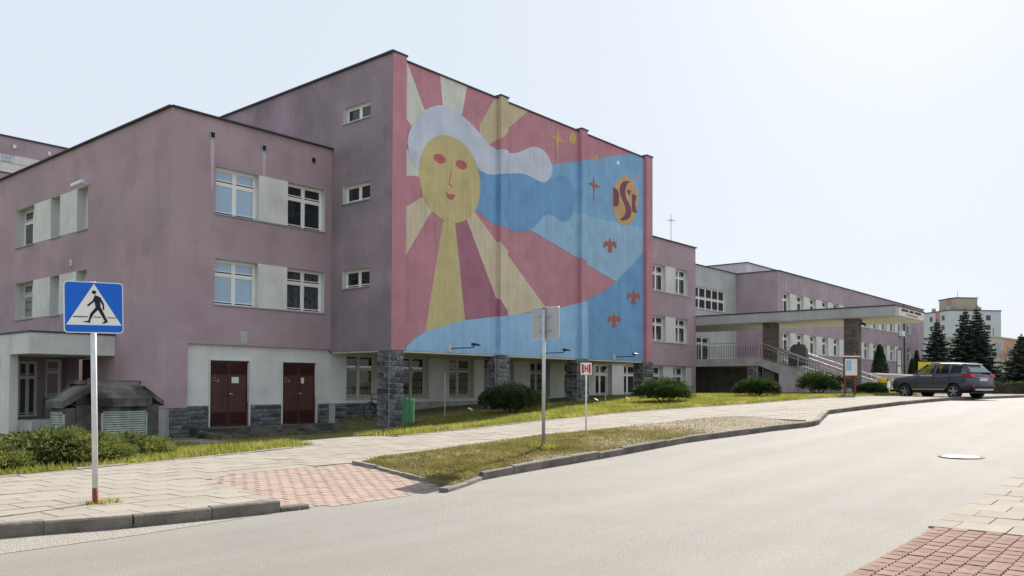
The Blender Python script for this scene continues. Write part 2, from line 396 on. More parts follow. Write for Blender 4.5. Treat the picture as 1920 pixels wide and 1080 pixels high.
kerb('kerb', KA[1:], .15, -.1, .145, M['kerb'], .85, zrf)
kerb('kerb', [(6.1,9.02),(6.5,8.98)], .15, -.1, .06, M['kerb'], .38, zrf)
kerb('kerb', KB[1:], .15, -.1, .145, M['kerb'], .95, zrf, 90)
kerb('kerb', [(8.75,8.72),(9.45,8.98),(10.2,9.32)], .15, -.1, .07, M['kerb'], .8, zrf)
kerb('edging', DE[1:]+[(11.9,15.95)], .08, -.05, .02, M['edging'], 1., zt, 40, .008)
kerb('edging', CE[1:], .08, -.05, .025, M['edging'], 1., zt, 60, .008)
kerb('edging', [(14.46,16.12),(14.3,19.0),(13.7,23.5)], .08, -.05, .025, M['edging'], 1., zt, 20, .008)
kerb('edging', [(9.3,9.5),(9.5,10.8),(9.72,12.0)], .08, -.05, .02, M['edging'], 1., lambda x, y: zdrv(x, y)+.035, 20, .01)
kerb('edging', [(23.6,11.0),(23.95,10.0),(23.75,9.0)], .08, -.05, .03, M['edging'], 1., zt, 20, .008)
# verge between pavement and road
VERGE = KB[:7]+VB[::-1]+[(9.5,10.8),(9.25,9.4)]
def zv(x, y):
    m = min((ss((y-9.5)/1.2), ss((12.7-y)/1.3), ss((x-9.3)/2.2))); return zr(x)+.075+.06*ss((x-9)/1.5)+.10*m+.012*math.sin(x*5.1+y*3)*m
struct(sheet(VERGE, zv, .4, 'verge', M['dirt'], .25))
road = bpy.data.objects['road']; rc = random.Random(3)
for P in ([(19.6,6.4),(18.9,5.2),(18.2,4.2),(17.3,3.0),(16.4,2.5)], [(25.5,8.6),(26.8,8.2),(28.6,8.4),(31,8.0)]):
    mb = MB(); pts = []
    for a, b in zip(P, P[1:]):
        for i in range(8): t = i/8; pts.append((a[0]+(b[0]-a[0])*t+rc.gauss(0,.03), a[1]+(b[1]-a[1])*t+rc.gauss(0,.03)))
    for a, b in zip(pts, pts[1:]): mb.face((a[0],a[1]-.007,zr(a[0])+.0035),(b[0],b[1]-.007,zr(b[0])+.0035),(b[0],b[1]+.007,zr(b[0])+.0035),(a[0],a[1]+.007,zr(a[0])+.0035))
    mb.obj('crack', M['joint'], road, fix=False)
# coarse strip where the asphalt wears away along the kerb
GST = [(-10,10.3),(0,9.92),(3.2,9.55),(4.07,9.2),(5.12,9.0),(5.6,8.9),(4.2,8.72),(2.4,8.7),(0,8.9),(-10,9.4)]
struct(sheet(GST, lambda x, y: zr(x)+.004, 1., 'gravel_strip', M['gravel']))
TUFT = [(3.0,9.62),(4.2,9.2),(6.0,8.9),(6.5,8.86),(6.3,9.0),(4.9,9.12),(3.0,9.74)]
# manhole
mh = MB(); mh.lathe([(.001,.012),(.30,.012),(.33,.004)], (17.85,3.72,zr(17.85)), n=28)
mo = tag(link('manhole_cover', mh.mesh('manhole_cover', M['mhole'])), 'round worn metal manhole cover set in the asphalt road', 'manhole')
rg = MB().lathe([(.335,.004),(.34,.01),(.40,.01),(.41,.003)], (17.85,3.72,zr(17.85)), n=28); rg.obj('rim', M['kerb'], mo)

# ---------------------------------------------------------------- grass (uncountable: stuff)
def blades(name, poly, zf, n, m, hmin, hmax, wd=.011, dens=None):
    V = []; F = []; bx = [p[0] for p in poly]; by = [p[1] for p in poly]; k = 0; tries = 0
    x0, x1, y0, y1 = min(bx), max(bx), min(by), max(by); R = random.random
    while k < n and tries < n*6:
        tries += 1; x = x0+(x1-x0)*R(); y = y0+(y1-y0)*R()
        if not inpoly(x, y, poly) or (dens and R() > dens(x, y)): continue
        z = zf(x, y); h = hmin+(hmax-hmin)*R()**1.6; a = R()*6.283; l = h*(.2+.7*R()); b = R()*6.283
        ca, sa = math.cos(a)*wd*(.6+R()), math.sin(a)*wd*(.6+R()); q = len(V)
        V += [(x-ca, y-sa, z-.01), (x+ca, y+sa, z-.01), (x+math.cos(b)*l, y+math.sin(b)*l, z+h)]; F.append((q, q+1, q+2)); k += 1
    mb = MB(); mb.v = V; mb.f = F; o = mb.obj(name, m, fix=False); return o
def patch(x, y): return .25+.75*ss((math.sin(x*1.7+y*.9)+math.sin(y*2.3-x*.8)+1.2)/2.2)
LAWN_D = [(-6,13.9)]+[(x, y+.06) for x, y in DE[1:]]+[(12.3,18.6),(12.8,23.5),(9,24.5),(-6,24.5)]
LAWN_C = [(x, y+.06) for x, y in CE[1:]]+[(60,17),(50,20),(45,22.5),(20,23.0),(14.6,23.4),(14.5,17)]
tag(struct(blades('grass', LAWN_D, zt, 110000, M['grass'], .05, .15), 'stuff'), 'fresh lawn grass behind the juniper and by the steps', 'grass')
tag(struct(blades('grass', LAWN_C, zt, 210000, M['grass'], .05, .16, .013), 'stuff'), 'long yellow green lawn bank under the mural arcade', 'grass')
tag(struct(blades('grass', VERGE, zv, 48000, M['dry'], .02, .07, .009, lambda x, y: patch(x, y)*(1-.96*ss((x-16.)/4.))), 'stuff'), 'short dry patchy grass on the roadside verge', 'grass')
tag(struct(blades('grass', TUFT, zrf, 380, M['grass'], .02, .07, .008, lambda x, y: max(0, math.sin(x*9))), 'stuff'), 'tiny weeds rooted along the foot of the kerb', 'weeds')
tag(struct(blades('grass', [(4.3,10.3),(4.75,10.3),(4.75,10.6),(4.3,10.55)], zt, 160, M['grass'], .02, .08, .008), 'stuff'), 'small weed tuft at the foot of the crossing sign', 'weeds')
tag(struct(blades('grass', [(13.1,10.2),(13.5,10.2),(13.55,10.6),(13.1,10.6)], zv, 500, M['grass'], .05, .2, .01), 'stuff'), 'green grass tuft round the tall sign pole', 'grass')
# ---------------------------------------------------------------- building kit
def FF(Y): return (lambda u, d, z: (u, Y+d, z))              # facade looking towards -Y
def FL(X): return (lambda u, d, z: (X+d, u, z))              # facade looking towards -X
def facade(fr, u0, u1, z0, z1, ops=()):
    mb = MB(); us = sorted({u0, u1, *[o[0] for o in ops], *[o[1] for o in ops]}); zs = sorted({z0, z1, *[o[2] for o in ops], *[o[3] for o in ops]})
    us = [u for u in us if u0 <= u <= u1]; zs = [z for z in zs if z0 <= z <= z1]
    for a, b in zip(us, us[1:]):
        for c, d in zip(zs, zs[1:]):
            m, n = (a+b)/2, (c+d)/2
            if any(o[0] < m < o[1] and o[2] < n < o[3] for o in ops): continue
            mb.face(fr(a,0,c), fr(b,0,c), fr(b,0,d), fr(a,0,d))
    return mb
WC = {}
def window(root, face, pos, u0, u1, z0, z1, glass='gdark', cols=2, tr=.68, rd=.24, grille=False, sill=True, simple=False, fm='frame', rm='white', name='window'):
    w_, h_ = round(u1-u0, 3), round(z1-z0, 3); key = (w_, h_, cols, tr, rd, simple, fm, rm)
    if key not in WC:
        f = MB(); t = .065; m_ = .10 if w_ > 1.2 else .06; a, b = rd, rd+.06
        f.box(0, t, a, b, 0, h_).box(w_-t, w_, a, b, 0, h_).box(t, w_-t, a, b, 0, t).box(t, w_-t, a, b, h_-t, h_)
        xs_ = [t]+[x for i in range(1, cols) for x in (w_*i/cols-m_/2, w_*i/cols+m_/2)]+[w_-t]
        zt_ = [t, h_*tr-.05, h_*tr+.05, h_-t] if tr else [t, h_-t]
        for i in range(1, cols): f.box(xs_[2*i-1], xs_[2*i], a+.002, b, t, h_-t)
        panes = []; slot = MB()
        for i in range(cols):
            xa, xb = xs_[2*i], xs_[2*i+1]
            if tr: f.box(xa, xb, a+.003, b, zt_[1], zt_[2])
            for c in range(0, len(zt_), 2):
                za, zz = zt_[c], zt_[c+1]; s = .035
                f.box(xa, xa+s, a+.012, b, za, zz).box(xb-s, xb, a+.012, b, za, zz).box(xa+s, xb-s, a+.012, b, zz-s, zz).box(xa+s, xb-s, a+.012, b, za+.045, za+.045+s)
                slot.box(xa+.01, xb-.01, a+.008, a+.011, za+.004, za+.036)
                panes.append(MB().face((xa+s, a+.035, za+s+.04), (xb-s, a+.035, za+s+.04), (xb-s, a+.035, zz-s), (xa+s, a+.035, zz-s)).mesh('pane', None, fix=False))
        rv = MB().face((0,0,0),(0,rd,0),(0,rd,h_),(0,0,h_)).face((w_,0,0),(w_,rd,0),(w_,rd,h_),(w_,0,h_)).face((0,0,h_),(w_,0,h_),(w_,rd,h_),(0,rd,h_)).face((0,0,0),(w_,0,0),(w_,rd,0),(0,rd,0))
        si = MB().box(-.04, w_+.04, -.05, rd, -.035, .004)
        WC[key] = (f.mesh('window', M[fm]), panes, slot.mesh('gasket', M['dark'], fix=False), rv.mesh('reveal', M[rm], fix=False), si.mesh('sill', M['zinc']))
    f, panes, slot, rv, si = WC[key]; rz = 0
    if face == 'F': loc = Vector((u0, pos, z0))
    else: loc = Vector((pos, u1, z0)); rz = -math.pi/2
    o = link(name, f, root, loc-root.location, rz)
    for p in panes:
        q = p
        if p.materials and p.materials[0] != M[glass]: q = p.copy(); q.materials.clear()
        if not q.materials: q.materials.append(M[glass])
        link('pane', q, o)
    if not simple: link('gasket', slot, o)
    link('reveal', rv, o)
    if sill: link('sill', si, o)
    if grille:
        g = MB(); n = 11
        for i in range(n+1): x = .03+(w_-.06)*i/n; g.tube((x, rd-.05, .06), (x, rd-.05, h_-.05), .006, n=4)
        for z in (.06, .10, h_*tr-.04, h_*tr, h_-.06): g.tube((0, rd-.05, z), (w_, rd-.05, z), .009, n=4)
        for i in range(n):
            x = .03+(w_-.06)*(i+.5)/n; s_ = w_*.035
            for k in range(3):
                z = .25+k*.36; P = [(x, rd-.05, z-.13), (x+s_, rd-.05, z), (x, rd-.05, z+.13), (x-s_, rd-.05, z), (x, rd-.05, z-.13)]; g.path(P, .005, 4)
        g.obj('grille', M['cream'], o)
    return o
def flashing(root, pts, wd=.09, h=.05, name='roof_flashing'):
    mb = MB()
    for a, b in zip(pts, pts[1:]):
        a, b = Vector(a), Vector(b); d = (b-a).normalized(); n_ = Vector((-d.y, d.x, 0))*wd; e = d*.0
        P = [a-n_-e, b-n_+e, b+n_+e, a+n_-e]; k = len(mb.v)
        mb.v += [tuple(p) for p in P]+[tuple(p+Vector((0,0,h))) for p in P]
        mb.f += [tuple(k+i for i in q) for q in ((3,2,1,0),(4,5,6,7),(0,1,5,4),(1,2,6,5),(2,3,7,6),(3,0,4,7))]
    return wobj(mb, name, M['flash'], root)
STONES = [MB().box(-.5, .5, -.5, .5, -.5, .5) for _ in range(1)]
def rough_block(seed, m='stone'):
    r = random.Random(seed); bm = bmesh.new(); bmesh.ops.create_cube(bm, size=1)
    bmesh.ops.bevel(bm, geom=bm.edges[:], offset=.07, segments=1, affect='EDGES')
    for v in bm.verts: v.co += Vector((r.uniform(-.03,.03), r.uniform(-.03,.03), r.uniform(-.035,.035)))
    me = bpy.data.meshes.new('stone'); bm.to_mesh(me); bm.free(); me.materials.append(M[m]); return me
BLK = [rough_block(i) for i in range(6)]; BLKB = [rough_block(i+9, 'stoneb') for i in range(6)]
def stone_run(root, parent, face, pos, u0, u1, z0, z1, depth, seed=1, ch=.155, out=.02, blk=None):
    """courses of granite blocks standing `out` proud of a mortar core; face 'F' or 'L'"""
    r = random.Random(seed); n = max(1, round((z1-z0)/ch)); hh = (z1-z0)/n
    for k in range(n):
        u = u0; first = True
        while u < u1-.02:
            L = r.uniform(.22, .46) if not first or k % 2 else r.uniform(.12, .26); first = False
            if u1-u-L < .13: L = u1-u
            c = Vector(((u+L/2), pos+depth/2-out, z0+(k+.5)*hh)) if face == 'F' else Vector((pos+depth/2-out, u+L/2, z0+(k+.5)*hh))
            o = link('stone', r.choice(blk or BLK), parent); o.location = c-root.location if parent is root else c-root.location-parent.location
            sc = (L-.026, depth+r.uniform(-.014, .014), hh-.026); o.scale = sc if face == 'F' else (sc[1], sc[0], sc[2]); u += L
SL = ((1.05,2.88), (4.46,6.1), (7.7,9.4)); ROOF = 11.08

# ---- wing with the steel doors and the street corner
R = thing('school_wing', 'two storey mauve plastered school wing with brown steel doors and corner porch', 'building', (13.905,27,-.2))
ops = [(a, a+1.75, *SL[s]) for s in (1,2) for a in (15.55,18.55)]
wm = facade(FF(27), 13.905, 20.62, 3.03, ROOF, ops); k = facade(FF(27), 13.905, 14.57, .80, 3.03); wm.v += k.v; wm.f += [tuple(i+len(wm.v)-len(k.v) for i in f) for f in k.f]
LW = [(33.6,34.55),(36.2,37.15),(38.95,41.05)]
lops = [(a, b, *SL[s]) for s in (1,2) for a, b in LW]; pd_ = (33.05,34.2,.3,2.58)
k = facade(FL(13.905), 27, 52, .80, ROOF, lops+[pd_]); b0 = len(wm.v); wm.v += k.v; wm.f += [tuple(i+b0 for i in f) for f in k.f]
wm.face((13.905,27,ROOF),(20.62,27,ROOF),(20.62,52,ROOF),(13.905,52,ROOF)).face((13.905,52,-.3),(20.62,52,-.3),(20.62,52,ROOF),(13.905,52,ROOF))
wm.face((14.57,27,3.03),(20.62,27,3.03),(20.62,27.14,3.03),(14.57,27.14,3.03)).face((14.57,27,.8),(14.57,27.14,.8),(14.57,27.14,3.03),(14.57,27,3.03))
wobj(wm, 'wall', M['purple'], R)
flashing(R, [(20.62,26.96,ROOF), (13.87,26.96,ROOF), (13.87,52,ROOF)])
gw = facade(FF(27.14), 14.57, 51.39, .86, 3.1, [(15.48,17.04,.1,2.47),(18.48,20.03,.1,2.47)]+[(21.55+3*i, 23.25+3*i, *SL[0]) for i in range(10)])
GW = gw
wobj(facade(FF(27.14), 14.57, 20.62, .86, 3.03, [(15.48,17.04,.1,2.47),(18.48,20.03,.1,2.47)]), 'ground_floor_wall', M['white'], R)
for i, (a, b, y, t) in enumerate(((13.93,14.55,27.03,.80), (14.6,15.42,27.15,.85), (17.1,18.42,27.15,.85), (20.09,20.62,27.15,.85))):
    pl = wobj(MB().box(a, b, y+.01, y+.16, -.3, t), 'plinth', M['mortar'], R); stone_run(R, pl, 'F', y, a-.01, b+.01, -.25, t-.005, .1, 11+i, out=.03)
wobj(MB().box(13.93, 14.1, 27.2, 52, -.3, .8), 'side_plinth', M['conc2'], R)
for a in (15.48, 18.48):                                # double steel doors with louvers
    d = MB().box(a+.02, a+1.54, 27.22, 27.27, .1, 2.46); do = wobj(d, 'door', M['brown'], R)
    f = MB()
    for x in (a, a+.765, a+1.50): f.box(x, x+.045, 27.19, 27.225, .1, 2.47)
    f.box(a, a+1.56, 27.19, 27.225, 2.42, 2.47)
    f.obj('frame', M['brown'], do)
    for x in (a+.07, a+.83):
        for z0, z1 in ((.16,.62), (1.98,2.38)):
            l = MB(); z = z0
            while z < z1: l.face((x,27.215,z),(x+.65,27.215,z),(x+.65,27.185,z+.024),(x,27.185,z+.024)); l.face((x,27.185,z+.024),(x+.65,27.185,z+.024),(x+.65,27.215,z+.03),(x,27.215,z+.03)); z += .046
            l.obj('louver', M['brown'], do)
    MB().tube((a+.80,27.2,1.27),(a+.80,27.12,1.27),.03).tube((a+.80,27.13,1.27),(a+.92,27.13,1.25),.012).obj('handle', M['steel'], do)
    MB().box(a+.90, a+1.18 if a < 17 else a+1.03, 27.205, 27.214, 1.66, 1.88).obj('notice', M['paper'], do)
    MB().box(a+.34, a+.37, 27.208, 27.214, 1.70, 1.80).box(a+.12, a+.27, 27.21, 27.214, 1.84, 1.85).box(a+.12, a+.30, 27.21, 27.214, 1.74, 1.75).obj('stencil_mark', M['chip'], do)
    wobj(MB().box(a-.045, a, 27.1, 27.2, .1, 2.52).box(a+1.56, a+1.605, 27.1, 27.2, .1, 2.52).box(a, a+1.56, 27.1, 27.2, 2.47, 2.52), 'door_surround', M['white'], R)
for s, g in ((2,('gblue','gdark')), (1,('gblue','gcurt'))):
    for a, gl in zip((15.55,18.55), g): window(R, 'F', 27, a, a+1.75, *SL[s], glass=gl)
    wobj(MB().box(17.3, 18.55, 26.985, 26.998, SL[s][0]+.006, SL[s][1]), 'spandrel_panel', M['white'], R)
    wobj(MB().box(17.34, 18.51, 26.94, 27.0, SL[s][0]-.035, SL[s][0]+.004), 'panel_sill', M['zinc'], R)
    for a, b in LW: window(R, 'L', 13.905, a, b, *SL[s], glass='gcurt', rd=.34, cols=2 if b-a > 1.5 else 1, simple=b-a < 1.5, grille=(s == 1 and a > 38))
    for a, b in ((34.55,36.2),(37.15,38.95)): wobj(MB().box(13.89, 13.903, a, b, SL[s][0], SL[s][1]), 'spandrel_panel', M['white'], R)
for x in (15.4, 17.49, 19.72):
    v_ = wobj(MB().box(x-.11, x+.11, 26.97, 27.05, 10.33, 10.6), 'vent', M['zinc'], R); MB().box(x-.075, x+.075, 26.962, 26.969, 10.37, 10.56).obj('vent_grating', M['dark'], v_)
    if x < 19: MB().prism([(x-.07,10.33),(x+.09,10.33),(x+.075,9.5),(x+.05,8.6 if x < 16 else 9.45),(x-.02,8.5 if x < 16 else 9.42),(x-.06,9.6)], lambda u, v2: (u, 26.9965, v2), lambda u, v2: (u, 26.999, v2)).obj('rain_streak', M['streakm'], v_)
wobj(MB().box(16.58, 16.86, 26.985, 27.02, 3.1, 3.56), 'cable_box', M['grey'], R)
dr = wobj(MB().box(14.03, 14.1, pd_[0], pd_[1], .3, 2.58), 'porch_door', M['brown'], R); MB().box(14.015, 14.028, 33.5, 33.68, 1.72, 1.84).obj('door_plate', M['paper'], dr)
wobj(MB().box(13.86, 13.9, 34.95, 35.1, 6.35, 6.62), 'wall_lamp', M['cream'], R)
# corner porch
P = thing('corner_porch', 'whitewashed concrete porch with flat roof beside the school wing', 'porch', (11.0,31.08,0))
wobj(MB().box(11.01, 13.9, 31.08, 52, 2.66, 3.40), 'roof', M['white'], P)
wobj(MB().box(10.97, 13.9, 31.04, 52, 3.40, 3.46), 'roof_flashing', M['flash'], P)
wobj(MB().box(11.012, 11.3, 32.95, 52, -.2, 2.66), 'wall', M['white'], P)
bw = facade(FF(35.7), 11.3, 13.9, .2, 2.66, [(12.25,12.95,.3,2.5)]); wobj(bw, 'back_wall', M['purple'], P)
wobj(MB().box(11.3, 13.9, 31.6, 35.7, -.1, .3), 'floor', M['conc2'], P)
window(P, 'F', 35.7, 12.25, 12.95, .32, 2.5, 'gcurt', cols=2, tr=.72, rd=.08, sill=False, name='glazed_door')
window(P, 'F', 35.6, 13.2, 13.8, 1.07, 2.6, 'gdark', cols=1, rd=.08, simple=True)
wobj(MB().box(13.15, 13.88, 35.5, 35.66, .3, 1.0), 'planter_box', M['zinc'], P)
# steps to the doors
S = thing('concrete_steps', 'dark mossy concrete platform and steps below the brown steel doors', 'steps', (17.5,26.4,-.25))
wobj(MB().box(14.75, 20.62, 26.0, 27.13, -.35, .095), 'platform', M['concrete'], S)
for i in range(2): wobj(MB().box(14.9+i*.1, 20.6, 25.68-.32*i, 26.0-.32*i, -.35, -.01-.10*i), 'step', M['concrete'], S)
wobj(MB().tube((14.55,26.1,-.08),(14.85,25.6,-.14),.16,.10,9), 'broken_edge', M['concrete'], S)

# ---- mural block
PX = [(20.62,21.33),(26.81,27.30),(32.82,33.33),(38.92,39.52)]; YP, YW, MT, MBZ = 23.36, 23.56, 14.05, 2.93
T = thing('mural_block', 'tall mauve block on stone pillars with painted sun mural facade', 'building', (20.62,23.4,.2))
tops = [(24.62,26.28,11.96,12.6),(24.62,26.28,8.76,9.48),(24.62,26.28,5.4,6.12)]
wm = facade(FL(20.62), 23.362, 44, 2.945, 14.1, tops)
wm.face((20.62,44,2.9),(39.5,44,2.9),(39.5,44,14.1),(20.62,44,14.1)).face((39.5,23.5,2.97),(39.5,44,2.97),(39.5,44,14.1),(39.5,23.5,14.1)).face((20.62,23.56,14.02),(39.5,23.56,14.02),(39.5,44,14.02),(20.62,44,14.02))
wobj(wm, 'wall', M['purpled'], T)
wobj(MB().box(20.7, 39.45, YW+.02, 27.0, 2.86, 2.97), 'soffit', M['cream'], T)
for a, b, c, d in tops: window(T, 'L', 20.62, a, b, c, d, 'gdark', cols=2, tr=0, rd=.2, simple=True)
flashing(T, [(20.60,23.34,14.1),(20.60,44,14.1)], .09, .06)
MCOL = dict(rose=(0.53, 0.25, 0.3), white=(0.66, 0.66, 0.6), sand=(0.6, 0.51, 0.34), cream=(0.66, 0.57, 0.42), yellow=(0.58, 0.49, 0.25), plum=(0.4, 0.175, 0.24), blue=(0.235, 0.44, 0.67), deep=(0.18, 0.37, 0.62), light=(0.32, 0.51, 0.69), light2=(0.33, 0.54, 0.78), lilac=(0.58, 0.63, 0.74), red=(0.5, 0.14, 0.155), orange=(0.62, 0.39, 0.2), brick=(0.42, 0.15, 0.125), pale=(0.85, 0.85, 0.78), maroon=(0.235, 0.095, 0.13))
MM = {k: mat('mural paint '+k, c, .9, .08, 1.3, .07, 6., .3, 60, fine=.09, grime=.12, drip=.26) for k, c in MCOL.items()}
fm = MB().face((21.33,YW,MBZ),(38.92,YW,MBZ),(38.92,YW,MT),(21.33,YW,MT)).face((21.33,YW,MBZ),(38.92,YW,MBZ),(38.92,YW+.3,MBZ),(21.33,YW+.3,MBZ))
mu = wobj(fm, 'mural_wall', MM['rose'], T); mu['label'] = 'facade painted with a sun face, rays, cloud and blue waves'
pils = []
for i, (a, b) in enumerate(PX):
    o = wobj(MB().box(a+(.006 if i == 0 else 0), b, YP, YW+.1, MBZ, 14.15), 'pilaster', MM['rose'], T); pils.append(o)
    MB().box(a-.04, b+.04, YP-.04, YW+.2, 14.15, 14.21).obj('cap', M['flash'], o)
flashing(T, [(21.33,YW+.03,MT),(38.92,YW+.03,MT)], .09, .06)
